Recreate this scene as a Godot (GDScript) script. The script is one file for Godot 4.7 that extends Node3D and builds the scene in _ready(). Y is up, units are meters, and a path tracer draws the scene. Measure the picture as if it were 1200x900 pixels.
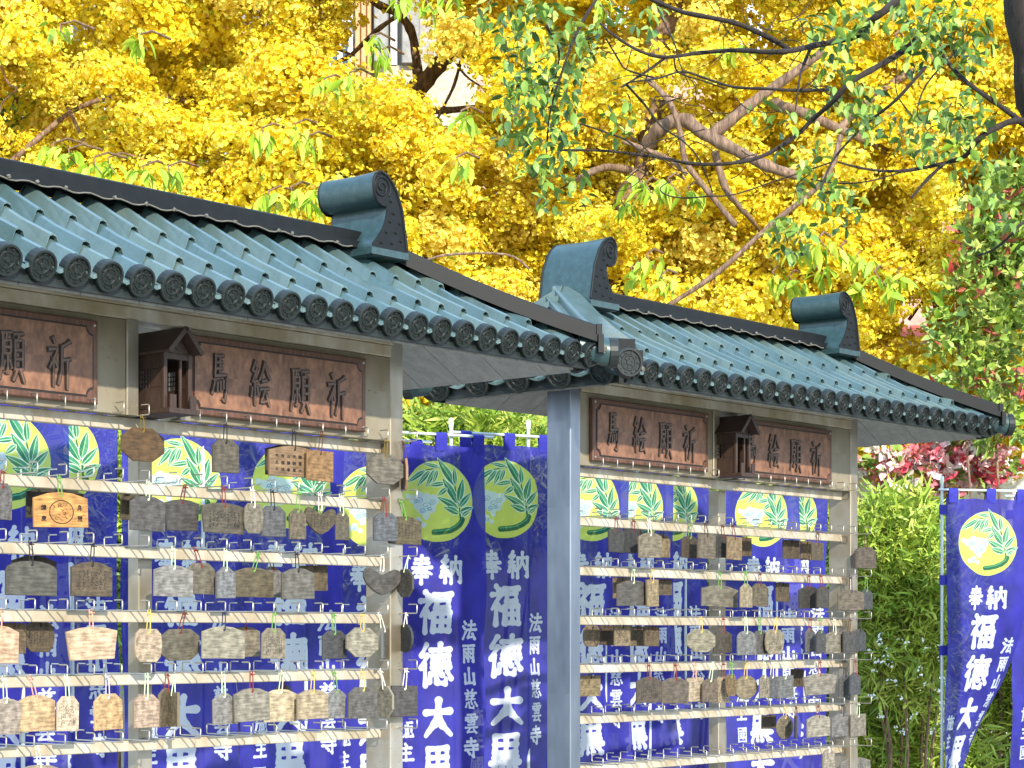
extends Node3D
# A row of roofed racks of wooden prayer plaques in a temple garden, yellow flowering trees behind.
# Units metres, y up. Racks run along their own x axis, their fronts face their own +z axis.

const F := 2440.0          # focal length in picture widths of 1200
const EYE := 1.55
const RACK_TURN := 49.3    # degrees
const RACK_AT := {"L": Vector3(-0.933, 0, -5.99), "R": Vector3(0.7955, 0, -8.19)}
const RAILS := [2.152, 1.97, 1.79, 1.61, 1.435, 1.25, 1.07]

var rng := RandomNumberGenerator.new()
var M := {}
var used := {}

# ------------------------------------------------------------------ geometry helper
class Geo:
	var st := SurfaceTool.new()
	func _init() -> void:
		st.begin(Mesh.PRIMITIVE_TRIANGLES)
		st.set_smooth_group(-1)
	func smooth(on: bool) -> void:
		st.set_smooth_group(0 if on else -1)
	func v(p: Vector3, uv := Vector2.ZERO) -> void:
		st.set_uv(uv)
		st.add_vertex(p)
	# a, b, c counter-clockwise seen from outside
	func tri(a: Vector3, b: Vector3, c: Vector3, ua := Vector2.ZERO, ub := Vector2.ZERO, uc := Vector2.ZERO) -> void:
		v(a, ua); v(c, uc); v(b, ub)
	func quad(a: Vector3, b: Vector3, c: Vector3, d: Vector3) -> void:
		tri(a, b, c); tri(a, c, d)
	func box(c: Vector3, s: Vector3, basis := Basis()) -> void:
		var h := s * 0.5
		var p := []
		for i in 8:
			p.append(c + basis * Vector3(h.x if i & 1 else -h.x, h.y if i & 2 else -h.y, h.z if i & 4 else -h.z))
		quad(p[4], p[5], p[7], p[6]); quad(p[1], p[0], p[2], p[3])
		quad(p[5], p[1], p[3], p[7]); quad(p[0], p[4], p[6], p[2])
		quad(p[6], p[7], p[3], p[2]); quad(p[0], p[1], p[5], p[4])
	# box from corner to corner with chamfered long edges along axis 0 x, 1 y, 2 z
	func bar(lo: Vector3, hi: Vector3, ax: int, ch := 0.003) -> void:
		var i := (ax + 1) % 3
		var j := (ax + 2) % 3
		var sec := PackedVector2Array([Vector2(lo[i] + ch, lo[j]), Vector2(hi[i] - ch, lo[j]), Vector2(hi[i], lo[j] + ch), Vector2(hi[i], hi[j] - ch), Vector2(hi[i] - ch, hi[j]), Vector2(lo[i] + ch, hi[j]), Vector2(lo[i], hi[j] - ch), Vector2(lo[i], lo[j] + ch)])
		var ring := func(t: float) -> Array:
			var r := []
			for q in sec:
				var p := Vector3.ZERO
				p[ax] = t; p[i] = q.x; p[j] = q.y
				r.append(p)
			return r
		var a: Array = ring.call(lo[ax])
		var b: Array = ring.call(hi[ax])
		for k in 8:
			var n := (k + 1) % 8
			quad(a[k], a[n], b[n], b[k])
		for k in range(1, 7):
			tri(b[0], b[k], b[k + 1])
			tri(a[0], a[k + 1], a[k])
	# polygon (counter-clockwise) in xy pushed out from z0 to z1, front edge chamfered by c
	func prism(poly: PackedVector2Array, z0: float, z1: float, c := 0.0, at := Vector3.ZERO) -> void:
		var pl := poly
		if Geometry2D.is_polygon_clockwise(pl):
			pl = pl.duplicate()
			pl.reverse()
		var lo := Vector2(1e9, 1e9)
		var hi := Vector2(-1e9, -1e9)
		for q in pl:
			lo = lo.min(q); hi = hi.max(q)
		var cen := (lo + hi) * 0.5
		var sz := hi - lo
		var inner := PackedVector2Array()
		for q in pl:
			inner.append(cen + (q - cen) * Vector2(1.0 - 2.0 * c / sz.x, 1.0 - 2.0 * c / sz.y))
		var tris := Geometry2D.triangulate_polygon(inner)
		for k in range(0, tris.size(), 3):
			var f := [inner[tris[k]], inner[tris[k + 1]], inner[tris[k + 2]]]
			if (f[1] - f[0]).cross(f[2] - f[0]) < 0.0:
				f = [f[0], f[2], f[1]]
			var u := []
			for q in f:
				u.append(Vector2((q.x - lo.x) / sz.x, 1.0 - (q.y - lo.y) / sz.y))
			tri(at + Vector3(f[0].x, f[0].y, z1), at + Vector3(f[1].x, f[1].y, z1), at + Vector3(f[2].x, f[2].y, z1), u[0], u[1], u[2])
			tri(at + Vector3(f[0].x, f[0].y, z0), at + Vector3(f[2].x, f[2].y, z0), at + Vector3(f[1].x, f[1].y, z0), u[0], u[2], u[1])
		var n := pl.size()
		for k in n:
			var m := (k + 1) % n
			var a0 := at + Vector3(inner[k].x, inner[k].y, z0)
			var b0 := at + Vector3(inner[m].x, inner[m].y, z0)
			var a2 := at + Vector3(inner[k].x, inner[k].y, z1)
			var b2 := at + Vector3(inner[m].x, inner[m].y, z1)
			if c > 0.0:
				var a1 := at + Vector3(pl[k].x, pl[k].y, z1 - c)
				var b1 := at + Vector3(pl[m].x, pl[m].y, z1 - c)
				var a3 := at + Vector3(pl[k].x, pl[k].y, z0 + c)
				var b3 := at + Vector3(pl[m].x, pl[m].y, z0 + c)
				quad(a1, b1, b2, a2); quad(a3, b3, b1, a1); quad(a0, b0, b3, a3)
			else:
				quad(a0, b0, b2, a2)
	func tube(pts: Array, rad: Array, sides := 6, caps := true) -> void:
		smooth(true)
		var rings := []
		var up := Vector3.UP
		for i in pts.size():
			var t: Vector3 = (pts[mini(i + 1, pts.size() - 1)] - pts[maxi(i - 1, 0)]).normalized()
			if absf(t.dot(up)) > 0.95:
				up = Vector3.RIGHT if absf(t.x) < 0.9 else Vector3.BACK
			var x := up.cross(t).normalized()
			var y := t.cross(x).normalized()
			up = y
			var r := []
			for k in sides:
				var an := TAU * k / sides
				r.append(pts[i] + (x * cos(an) + y * sin(an)) * rad[mini(i, rad.size() - 1)])
			rings.append(r)
		for i in rings.size() - 1:
			for k in sides:
				var n := (k + 1) % sides
				quad(rings[i][k], rings[i][n], rings[i + 1][n], rings[i + 1][k])
		if caps:
			smooth(false)
			for k in range(1, sides - 1):
				tri(rings[0][0], rings[0][k + 1], rings[0][k])
				tri(rings[-1][0], rings[-1][k], rings[-1][k + 1])
		smooth(false)
	# cylinder along z built from [radius, z] pairs, starting on the axis at the front
	func lathe(prof: Array, sides: int, at := Vector3.ZERO, basis := Basis()) -> void:
		for i in prof.size() - 1:
			for k in sides:
				var a0 := TAU * k / sides
				var a1 := TAU * (k + 1) / sides
				var p := prof[i] as Array
				var q := prof[i + 1] as Array
				var A := at + basis * Vector3(cos(a0) * p[0], sin(a0) * p[0], p[1])
				var B := at + basis * Vector3(cos(a1) * p[0], sin(a1) * p[0], p[1])
				var C := at + basis * Vector3(cos(a1) * q[0], sin(a1) * q[0], q[1])
				var D := at + basis * Vector3(cos(a0) * q[0], sin(a0) * q[0], q[1])
				if p[0] > 0.00001:
					tri(A, D, B)
				if q[0] > 0.00001:
					tri(B, D, C)
	func done() -> ArrayMesh:
		st.generate_normals()
		return st.commit()

# ------------------------------------------------------------------ scene helpers
func numbered(called: String) -> String:
	var n: int = used.get(called, 0)
	used[called] = n + 1
	return called if n == 0 else "%s_%03d" % [called, n]

func thing(called: String, label: String, category: String, at := Vector3.ZERO, turn := 0.0, group := "") -> Node3D:
	var o := Node3D.new()
	o.name = numbered(called)
	add_child(o)
	o.position = at
	o.rotation_degrees.y = turn
	tag(o, label, category, group)
	return o

func tag(o: Node, label: String, category: String, group := "") -> void:
	o.set_meta("label", label)
	o.set_meta("category", category)
	if group:
		o.set_meta("group", group)

func part(called: String, mesh: Mesh, m: Material, parent: Node3D, at := Vector3.ZERO, basis := Basis()) -> MeshInstance3D:
	var o := MeshInstance3D.new()
	o.name = called
	o.mesh = mesh
	o.material_override = m
	parent.add_child(o, true)
	o.transform = Transform3D(basis, at)
	return o

func holder(called: String, parent: Node3D, at := Vector3.ZERO) -> Node3D:
	var o := Node3D.new()
	o.name = called
	parent.add_child(o, true)
	o.position = at
	return o

func structure(called: String, mesh: Mesh, m: Material) -> MeshInstance3D:
	var o := part(called, mesh, m, self)
	o.set_meta("kind", "structure")
	return o

func many(called: String, mesh: Mesh, m: Material, parent: Node3D, xf: Array, cols: Array) -> MultiMeshInstance3D:
	var mm := MultiMesh.new()
	mm.transform_format = MultiMesh.TRANSFORM_3D
	mm.use_colors = cols.size() > 0
	mm.mesh = mesh
	mm.instance_count = xf.size()
	for i in xf.size():
		mm.set_instance_transform(i, xf[i])
		if cols.size():
			mm.set_instance_color(i, cols[i])
	var o := MultiMeshInstance3D.new()
	o.name = called
	o.multimesh = mm
	o.material_override = m
	parent.add_child(o, true)
	o.set_meta("kind", "stuff")
	return o

# a measured direction (picture point of the survey) at a surveyed distance, as a place in the garden
func at(x: float, y: float, d: float) -> Vector3:
	return Vector3((x - 600.0) / F * d, EYE + (742.0 - y) / F * d, -d)

func box_mesh(lo: Vector3, hi: Vector3) -> ArrayMesh:
	var g := Geo.new()
	g.box((lo + hi) * 0.5, hi - lo)
	return g.done()

func bar_mesh(lo: Vector3, hi: Vector3, ax: int, ch := 0.003) -> ArrayMesh:
	var g := Geo.new()
	g.bar(lo, hi, ax, ch)
	return g.done()

# ------------------------------------------------------------------ materials
func mat(col: Color, rough := 0.7, metal := 0.0) -> StandardMaterial3D:
	var m := StandardMaterial3D.new()
	m.albedo_color = col
	m.roughness = rough
	m.metallic = metal
	return m

func textured(col: Color, rough: float, tex: Texture2D, scale: float, world := false, metal := 0.0) -> StandardMaterial3D:
	var m := mat(col, rough, metal)
	m.albedo_texture = tex
	m.uv1_triplanar = true
	m.uv1_world_triplanar = world
	m.uv1_scale = Vector3.ONE * scale
	return m

func noise(freq: float, seed_: int, octaves := 4) -> FastNoiseLite:
	var n := FastNoiseLite.new()
	n.seed = seed_
	n.frequency = freq
	n.fractal_octaves = octaves
	return n

# tileable-enough mottling around a mean; stretch draws it out along y
func mottle(size: int, lo: Color, hi: Color, freq: float, stretch: float, seed_: int, speck := 0.0, speck_col := Color.BLACK) -> ImageTexture:
	var im := Image.create(size, size, false, Image.FORMAT_RGB8)
	var n := noise(freq, seed_)
	var n2 := noise(freq * 4.0, seed_ + 7, 2)
	var n3 := noise(0.22, seed_ + 11, 1)
	for y in size:
		for x in size:
			var t := 0.5 + 0.55 * n.get_noise_2d(x, y / stretch) + 0.3 * n2.get_noise_2d(x, y / stretch)
			var c := lo.lerp(hi, clampf(t, 0.0, 1.0))
			if speck > 0.0 and n3.get_noise_2d(x, y) > 1.0 - speck:
				c = c.lerp(speck_col, 0.6)
			im.set_pixel(x, y, c)
	return ImageTexture.create_from_image(im)

func bumps(size: int, freq: float, seed_: int, strength: float, stretch := 1.0) -> ImageTexture:
	var im := Image.create(size, size, false, Image.FORMAT_RGBA8)
	var n := noise(freq, seed_, 4)
	for y in size:
		for x in size:
			var t := clampf(0.5 + 0.6 * n.get_noise_2d(x, y / stretch), 0.0, 1.0)
			im.set_pixel(x, y, Color(t, t, t))
	im.bump_map_to_normal_map(strength)
	return ImageTexture.create_from_image(im)

# ------------------------------------------------------------------ brush lettering
# strokes of each character on a 100 x 100 field, y down
const GLYPH := {
	"大": "15,38 85,34;52,8 50,40 40,65 12,92;50,42 62,68 90,90",
	"奉": "25,16 76,14;20,30 80,28;10,46 92,43;52,4 48,30 34,50 8,66;56,44 70,56 94,66;32,62 68,60;26,76 74,74;50,52 50,98",
	"納": "22,4 10,22 24,24;28,18 8,42 32,40;20,42 20,94;8,56 4,74;30,54 36,70;46,26 46,96;46,26 90,24 90,92 82,90;68,6 66,40 52,66;67,42 84,64",
	"福": "20,6 28,14;6,26 36,24 8,60;22,44 22,96;26,50 38,60;46,12 94,10;54,24 54,42;54,24 86,22 86,40;54,42 86,40;48,54 48,94;48,54 92,52 92,94;70,54 70,92;50,72 90,72;48,93 92,93",
	"德": "26,4 8,28;28,28 6,56;18,48 18,96;40,16 94,14;66,2 64,30;44,30 44,46;44,30 90,28 90,46;58,30 58,46;74,29 74,46;44,46 90,46;42,56 92,54;36,70 30,88;48,66 52,90 74,92 78,80;60,62 66,72;84,64 94,80",
	"黒": "20,8 20,48;20,8 80,6 80,46;20,28 80,27;50,8 50,70;20,48 80,46;18,60 84,58;6,73 94,70;18,82 10,96;38,82 40,94;60,82 64,94;80,80 92,94",
	"天": "20,18 80,16;10,42 90,40;50,18 46,50 12,94;52,44 90,92",
	"法": "14,8 24,18;6,32 18,42;8,92 26,60;46,24 88,22;66,4 66,48;36,48 96,46;62,50 46,86 86,82;78,68 92,92",
	"雨": "10,10 90,8;16,28 16,94;16,28 86,26 86,92 78,90;50,10 50,90;30,44 38,52;28,64 38,72;62,42 72,50;62,64 72,72",
	"山": "50,8 50,84;18,40 18,88 82,86;84,38 84,92",
	"慈": "30,4 38,14;68,2 58,14;12,20 88,18;34,22 20,34 36,36;38,30 18,50 44,48;68,22 54,34 70,36;74,30 54,50 80,48;22,68 14,86;36,64 40,90 66,92 70,80;52,60 58,72;78,64 90,82",
	"雲": "24,6 76,5;12,20 12,32;12,20 88,18 84,30;50,6 50,44;26,28 36,32;26,38 36,42;62,28 72,32;62,38 72,42;30,56 70,54;12,70 88,68;46,70 26,92 78,90;68,80 84,96",
	"寺": "24,20 76,18;50,4 50,38;8,40 92,38;10,60 94,58;66,44 66,94 54,88;30,70 40,80",
	"施": "22,4 28,14;4,24 44,22;18,24 16,60 4,92;18,46 40,44 36,88 28,84;58,4 48,28;54,20 94,18;46,52 92,40 90,68;70,30 70,76;54,46 54,90 96,88 96,76",
	"主": "48,2 56,12;18,24 82,22;24,50 76,48;8,84 92,82;50,24 50,84",
	"國": "10,8 10,94;10,8 90,7 90,94;12,92 90,92;22,26 78,24;28,40 28,58;28,40 46,39 46,56;28,58 46,57;22,72 48,68;56,14 64,60 80,76 80,62;74,40 56,76;68,14 74,20",
	"馬": "30,6 26,46;28,8 74,5;30,20 68,18;29,32 68,30;50,8 49,44;26,46 84,42 80,74 72,94 58,88;24,58 10,82;38,58 36,76;52,56 52,74;66,54 66,70",
	"絵": "24,2 8,22 26,24;32,16 8,46 38,42;21,46 21,96;8,58 2,78;32,56 38,72;70,2 58,24 42,42;70,6 84,26 99,38;58,42 84,39;46,60 96,56;70,60 52,88 88,82;78,70 94,94",
	"願": "8,8 50,5;13,10 10,60 0,96;28,10 24,20;18,22 18,46;18,22 44,20 44,44;18,34 44,33;18,46 44,45;31,46 31,84 22,79;20,60 10,78;40,58 48,74;56,8 99,5;76,8 72,18;60,20 60,74;60,20 92,18 92,74;60,38 92,37;60,55 92,54;60,74 92,73;68,76 52,97;82,76 98,99",
	"祈": "20,2 30,12;4,25 40,22 24,42 4,62;22,42 22,97;28,46 40,58;90,6 56,18;58,16 56,60 42,92;58,44 99,39;80,44 80,100",
	"健": "24,4 6,40;16,28 16,96;34,16 52,14 38,40 54,40 46,70 30,92;38,70 60,88 96,92;58,18 90,16 90,44;54,30 98,28;58,44 90,44;60,56 92,55;54,70 96,68;74,4 74,84",
	"康": "50,2 56,10;14,16 92,14;18,16 16,60 4,94;34,28 78,26 78,52;26,40 92,38;34,52 80,51;54,20 54,92 46,86;34,62 42,70;22,90 46,74;78,58 64,68;62,70 92,92",
	"身": "48,2 38,12;28,16 28,66;28,16 72,14 72,92 60,86;30,32 70,31;30,48 70,47;10,68 88,62;72,60 8,96",
	"體": "14,4 14,28;14,4 42,3 42,28;28,4 28,28;6,32 50,30;14,42 14,94;14,42 42,41 42,92;16,58 40,58;16,74 40,74;58,8 58,36;58,8 94,7 94,36;58,22 94,22;70,2 70,36;82,2 82,36;58,36 94,36;54,46 98,45;62,54 62,70;62,54 90,53 90,70;62,70 90,70;66,76 70,86;86,76 82,86;54,92 98,91",
}

func strokes(ch: String) -> Array:
	var res := []
	for s: String in (GLYPH[ch] as String).split(";"):
		var pts := []
		for p: String in s.split(" "):
			var q := p.split(",")
			pts.append(Vector2(q[0].to_float(), q[1].to_float()) / 100.0)
		res.append(pts)
	return res

func blot(im: Image, c: Vector2, r: float, col: Color) -> void:
	var y0 := int(ceil(c.y - r))
	var y1 := int(floor(c.y + r))
	for y in range(y0, y1 + 1):
		var w := sqrt(maxf(0.0, r * r - (y - c.y) * (y - c.y)))
		im.fill_rect(Rect2i(int(round(c.x - w)), y, maxi(1, int(round(2.0 * w))), 1), col)

func fill(im: Image, poly: Array, col: Color) -> void:
	var lo := 1e9
	var hi := -1e9
	for p: Vector2 in poly:
		lo = minf(lo, p.y); hi = maxf(hi, p.y)
	for y in range(maxi(0, int(lo)), mini(im.get_height() - 1, int(hi)) + 1):
		var xs := []
		for k in poly.size():
			var a: Vector2 = poly[k]
			var b: Vector2 = poly[(k + 1) % poly.size()]
			if (a.y <= y) != (b.y <= y):
				xs.append(a.x + (y - a.y) / (b.y - a.y) * (b.x - a.x))
		xs.sort()
		for k in range(0, xs.size() - 1, 2):
			im.fill_rect(Rect2i(int(xs[k]), y, maxi(1, int(xs[k + 1]) - int(xs[k])), 1), col)

# brush writing: centre, size and the brush's width in pixels
func write(im: Image, ch: String, c: Vector2, size: Vector2, w: float, col: Color) -> void:
	for s: Array in strokes(ch):
		for i in s.size() - 1:
			var a: Vector2 = c + (s[i] - Vector2(0.5, 0.5)) * size
			var b: Vector2 = c + (s[i + 1] - Vector2(0.5, 0.5)) * size
			var n := maxi(2, int(a.distance_to(b) / maxf(1.0, w * 0.18)))
			for k in n + 1:
				var t := float(k) / n
				var thick := 0.78 + 0.3 * pow(absf(2.0 * t - 0.9), 1.5)
				if i == s.size() - 2 and t > 0.6 and s.size() > 2:
					thick *= 1.0 - (t - 0.6) * 1.1
				blot(im, a.lerp(b, t), maxf(0.5, w * 0.5 * thick), col)

# a flat raised ribbon for every stroke of a character, in the xy plane
func char_mesh(ch: String, size: Vector2, w: float, z0: float, z1: float) -> ArrayMesh:
	var g := Geo.new()
	var lift := 0.0
	for s: Array in strokes(ch):
		var pts := []
		for i in s.size() - 1:
			for k in 5:
				pts.append(s[i].lerp(s[i + 1], k / 5.0))
		pts.append(s[-1])
		var left := []
		var right := []
		for i in pts.size():
			var p := Vector2((pts[i].x - 0.5) * size.x, (0.5 - pts[i].y) * size.y)
			var q: Vector2 = (pts[mini(i + 1, pts.size() - 1)] - pts[maxi(i - 1, 0)]) * Vector2(size.x, -size.y)
			q = q.normalized()
			var t := float(i) / (pts.size() - 1)
			var wd := w * 0.5 * (0.8 + 0.35 * pow(absf(2.0 * t - 0.85), 1.6))
			if t > 0.75:
				wd *= 1.0 - (t - 0.75) * 1.6
			var n := Vector2(-q.y, q.x) * wd
			left.append(p + n); right.append(p - n)
			if i == 0:
				left[0] -= q * w * 0.35; right[0] -= q * w * 0.35
		for i in pts.size() - 1:
			var z := z1 + lift
			var A := Vector3(right[i].x, right[i].y, z)
			var B := Vector3(right[i + 1].x, right[i + 1].y, z)
			var C := Vector3(left[i + 1].x, left[i + 1].y, z)
			var D := Vector3(left[i].x, left[i].y, z)
			var dn := Vector3(0, 0, z0 - z)
			g.quad(A, B, C, D)
			g.quad(A + dn, B + dn, B, A)
			g.quad(D, C, C + dn, D + dn)
		g.quad(Vector3(left[0].x, left[0].y, z0), Vector3(right[0].x, right[0].y, z0), Vector3(right[0].x, right[0].y, z1 + lift), Vector3(left[0].x, left[0].y, z1 + lift))
		lift += 0.00012
	return g.done()

# ------------------------------------------------------------------ printed and weathered surfaces
func banner_print() -> ImageTexture:
	var W := 480
	var H := 1960
	var U := 350.0                      # the moon's diameter in pixels
	var C := Vector2(240, 245)
	var im := Image.create(W, H, false, Image.FORMAT_RGBA8)
	var blue := Color8(40, 38, 150)
	im.fill(blue)
	# weave and faded wash of the dye
	var n := noise(0.006, 3, 3)
	for y in H:
		for x in range(0, W, 2):
			var t := clampf(0.5 + 0.9 * n.get_noise_2d(x, y * 0.7), 0.0, 1.0)
			var c := Color8(34, 33, 130).lerp(Color8(49, 47, 166), t)
			if (x / 2 + y) % 2 == 0:
				c = c.lightened(0.02)
			im.fill_rect(Rect2i(x, y, 2, 1), c)
	# moon
	blot(im, C, U * 0.5, Color8(204, 218, 100))
	var m := func(zx: float, zy: float) -> Vector2:
		return C + Vector2((zx - 655.0) / 390.0, (zy - 477.0) / 455.0) * U
	# drifting cloud
	for p in [[520, 470, 26], [560, 455, 34], [600, 470, 40], [640, 470, 34], [620, 510, 38], [580, 520, 34], [550, 500, 28], [600, 560, 22], [560, 590, 24], [530, 600, 18], [490, 455, 18], [590, 610, 16]]:
		blot(im, m.call(p[0], p[1]), p[2] * 0.72, Color8(198, 218, 214))
	for p in [[560, 470, 18], [600, 500, 22], [630, 480, 16], [580, 530, 14], [560, 595, 12], [540, 480, 12], [615, 520, 12]]:
		for k in 40:
			var an := k * 0.22
			var r: float = p[2] * (0.25 + 0.02 * k)
			blot(im, m.call(p[0] + cos(an) * r * 1.3, p[1] + sin(an) * r * 0.9), 1.4, Color8(96, 150, 176))
	# bamboo stalk and leaves
	var stalk := [[790, 575], [778, 600], [752, 622], [720, 638], [680, 647], [640, 651]]
	for i in stalk.size() - 1:
		for k in 24:
			var t := k / 24.0
			var p: Vector2 = (m.call(stalk[i][0], stalk[i][1]) as Vector2).lerp(m.call(stalk[i + 1][0], stalk[i + 1][1]), t)
			blot(im, p, 12.5, Color8(24, 96, 66))
	for i in stalk.size() - 1:
		for k in 24:
			var p: Vector2 = (m.call(stalk[i][0], stalk[i][1]) as Vector2).lerp(m.call(stalk[i + 1][0], stalk[i + 1][1]), k / 24.0)
			blot(im, p + Vector2(-3, -5), 3.0, Color8(74, 158, 112))
	for s in [[775, 505, 780, 580, 4.0], [775, 505, 745, 375, 3.5], [745, 375, 670, 285, 3.0], [670, 285, 590, 305, 2.5]]:
		for k in 30:
			blot(im, (m.call(s[0], s[1]) as Vector2).lerp(m.call(s[2], s[3]), k / 30.0), s[4], Color8(30, 108, 74))
	for L in [[745, 385, 660, 232, 44], [668, 282, 580, 268, 22], [595, 305, 478, 382, 30], [617, 305, 550, 396, 30], [642, 300, 598, 398, 30], [660, 300, 633, 384, 24], [698, 372, 610, 390, 26], [752, 380, 745, 280, 32], [765, 485, 683, 345, 48], [772, 475, 797, 345, 46], [705, 400, 660, 444, 28], [775, 505, 842, 420, 34], [768, 515, 658, 452, 42], [772, 540, 688, 508, 38], [778, 535, 856, 502, 34], [790, 555, 835, 520, 24]]:
		var base: Vector2 = m.call(L[0], L[1])
		var tip: Vector2 = m.call(L[2], L[3])
		var along := (tip - base)
		var side := Vector2(-along.y, along.x).normalized()
		for pass_ in 3:
			var poly := []
			var hw: float = L[4] * 0.36
			var ext := 0.0
			if pass_ == 0:
				hw += 4.0
				ext = 0.03
			for k in 13:
				var t := k / 12.0
				var w := hw * pow(sin(PI * pow(t, 0.75)), 0.85)
				poly.append(base + along * (t * (1.0 + 2.0 * ext) - ext) + side * w)
			for k in range(12, -1, -1):
				var t := k / 12.0
				var w := hw * pow(sin(PI * pow(t, 0.75)), 0.85)
				if pass_ == 2:
					w = 0.0
				poly.append(base + along * (t * (1.0 + 2.0 * ext) - ext) - side * w)
			fill(im, poly, [Color8(226, 240, 214), Color8(34, 122, 84), Color8(66, 150, 108)][pass_])
		for k in 30:
			blot(im, base + along * (0.05 + 0.85 * k / 30.0), 1.6, Color8(196, 228, 190))
	# writing
	var white := Color8(204, 211, 220)
	var row := [["奉", -0.19, 0.84, 0.29, 0.36, 17.0], ["納", 0.19, 0.84, 0.30, 0.36, 17.0], ["福", 0.0, 1.36, 0.43, 0.54, 27.0], ["德", 0.01, 2.02, 0.44, 0.54, 26.0], ["大", 0.02, 2.67, 0.43, 0.52, 32.0], ["黒", 0.01, 3.28, 0.43, 0.54, 28.0], ["天", 0.01, 3.92, 0.43, 0.52, 32.0], ["法", 0.47, 1.59, 0.21, 0.25, 13.0], ["雨", 0.47, 1.88, 0.20, 0.24, 12.0], ["山", 0.47, 2.16, 0.20, 0.23, 14.0], ["慈", 0.47, 2.45, 0.21, 0.25, 10.0], ["雲", 0.47, 2.75, 0.21, 0.25, 10.0], ["寺", 0.47, 3.05, 0.21, 0.25, 13.0], ["施", -0.40, 2.80, 0.2, 0.24, 11.0], ["主", -0.40, 3.10, 0.2, 0.24, 13.0], ["國", -0.40, 3.42, 0.2, 0.24, 9.0]]
	for r in row:
		write(im, r[0], C + Vector2(r[1], r[2]) * U, Vector2(r[3], r[4]) * U, r[5], white)
	# stitched hem
	for y in H:
		if y % 9 < 6:
			im.fill_rect(Rect2i(8, y, 1, 1), Color8(70, 68, 176))
			im.fill_rect(Rect2i(W - 9, y, 1, 1), Color8(70, 68, 176))
	return ImageTexture.create_from_image(im)

# weathered board face: grain, patches, ink. kind 0, 1 plain; 2, 3 written columns; 4 round emblem with characters; 5 neat columns
func board_face(kind: int, seed_: int) -> ImageTexture:
	var W := 192
	var H := 128
	var im := Image.create(W, H, false, Image.FORMAT_RGB8)
	var n := noise(0.02, seed_, 3)
	var g := noise(0.09, seed_ + 1, 3)
	var sp := noise(0.35, seed_ + 2, 1)
	var clean := kind >= 4
	for y in H:
		for x in W:
			var t := 0.80 + 0.16 * n.get_noise_2d(x, y) + 0.20 * g.get_noise_2d(x * 0.16, y)
			if not clean:
				t += 0.14 * n.get_noise_2d(x * 1.3 + 500.0, y * 1.3) + 0.16 * sp.get_noise_2d(x, y)
			t = clampf(t, 0.25, 1.0)
			im.set_pixel(x, y, Color(t, t * (0.985 + 0.015 * t), t * (0.95 + 0.05 * t)))
	var r := RandomNumberGenerator.new()
	r.seed = seed_ * 31 + 5
	if kind == 2 or kind == 3:
		for cx in range(34, 160, 15 if kind == 2 else 20):
			var y := 34.0 + r.randf() * 8.0
			while y < 104.0:
				var h := r.randf_range(5.0, 9.0)
				for s in 3:
					var a := Vector2(cx + r.randf_range(-4, 4), y + r.randf_range(-3, 3))
					var b := a + Vector2(r.randf_range(-5, 5), r.randf_range(-3, 5))
					for k in 6:
						var p := a.lerp(b, k / 6.0)
						if p.x > 4 and p.x < W - 4 and p.y > 4 and p.y < H - 4:
							var o := im.get_pixelv(Vector2i(p))
							im.fill_rect(Rect2i(int(p.x), int(p.y), 2, 2), o.darkened(0.5))
				y += h + 3.0
				if r.randf() < 0.12:
					break
	elif kind == 4:
		for k in 200:
			var an := TAU * k / 200.0
			blot(im, Vector2(96 + cos(an) * 42.0, 72 + sin(an) * 42.0), 1.6, Color(0.12, 0.07, 0.03))
		for k in 34:
			var c := Vector2(96, 72) + Vector2(r.randf_range(-30, 30), r.randf_range(-30, 30))
			var an0 := r.randf() * TAU
			var rr := r.randf_range(3, 8)
			for j in 9:
				blot(im, c + Vector2(cos(an0 + j * 0.25), sin(an0 + j * 0.25)) * rr, 0.8, Color(0.34, 0.2, 0.09))
		write(im, "健", Vector2(33, 56), Vector2(18, 20), 3.0, Color(0.1, 0.06, 0.03))
		write(im, "康", Vector2(33, 96), Vector2(18, 20), 3.0, Color(0.1, 0.06, 0.03))
		write(im, "身", Vector2(161, 56), Vector2(18, 20), 3.0, Color(0.1, 0.06, 0.03))
		write(im, "體", Vector2(161, 96), Vector2(18, 20), 2.2, Color(0.1, 0.06, 0.03))
	elif kind == 5:
		var pick := GLYPH.keys()
		for i in 5:
			for j in 3:
				write(im, ["天", "主", "大", "寺", "福", "法", "山", "雨", "奉", "天", "納", "慈", "施", "雲", "大"][i * 3 + j], Vector2(28 + i * 22.0, 44 + j * 28.0), Vector2(13, 15), 2.4, Color(0.13, 0.08, 0.04))
		for i in 2:
			for j in 6:
				write(im, ["山", "大", "天", "主", "寺", "雨"][(i * 2 + j) % 6], Vector2(140 + i * 16.0, 38 + j * 14.0), Vector2(9, 10), 2.0, Color(0.13, 0.08, 0.04))
		for x in range(20, 130):
			im.set_pixel(x, 116, Color(0.4, 0.28, 0.16))
	return ImageTexture.create_from_image(im)

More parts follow.
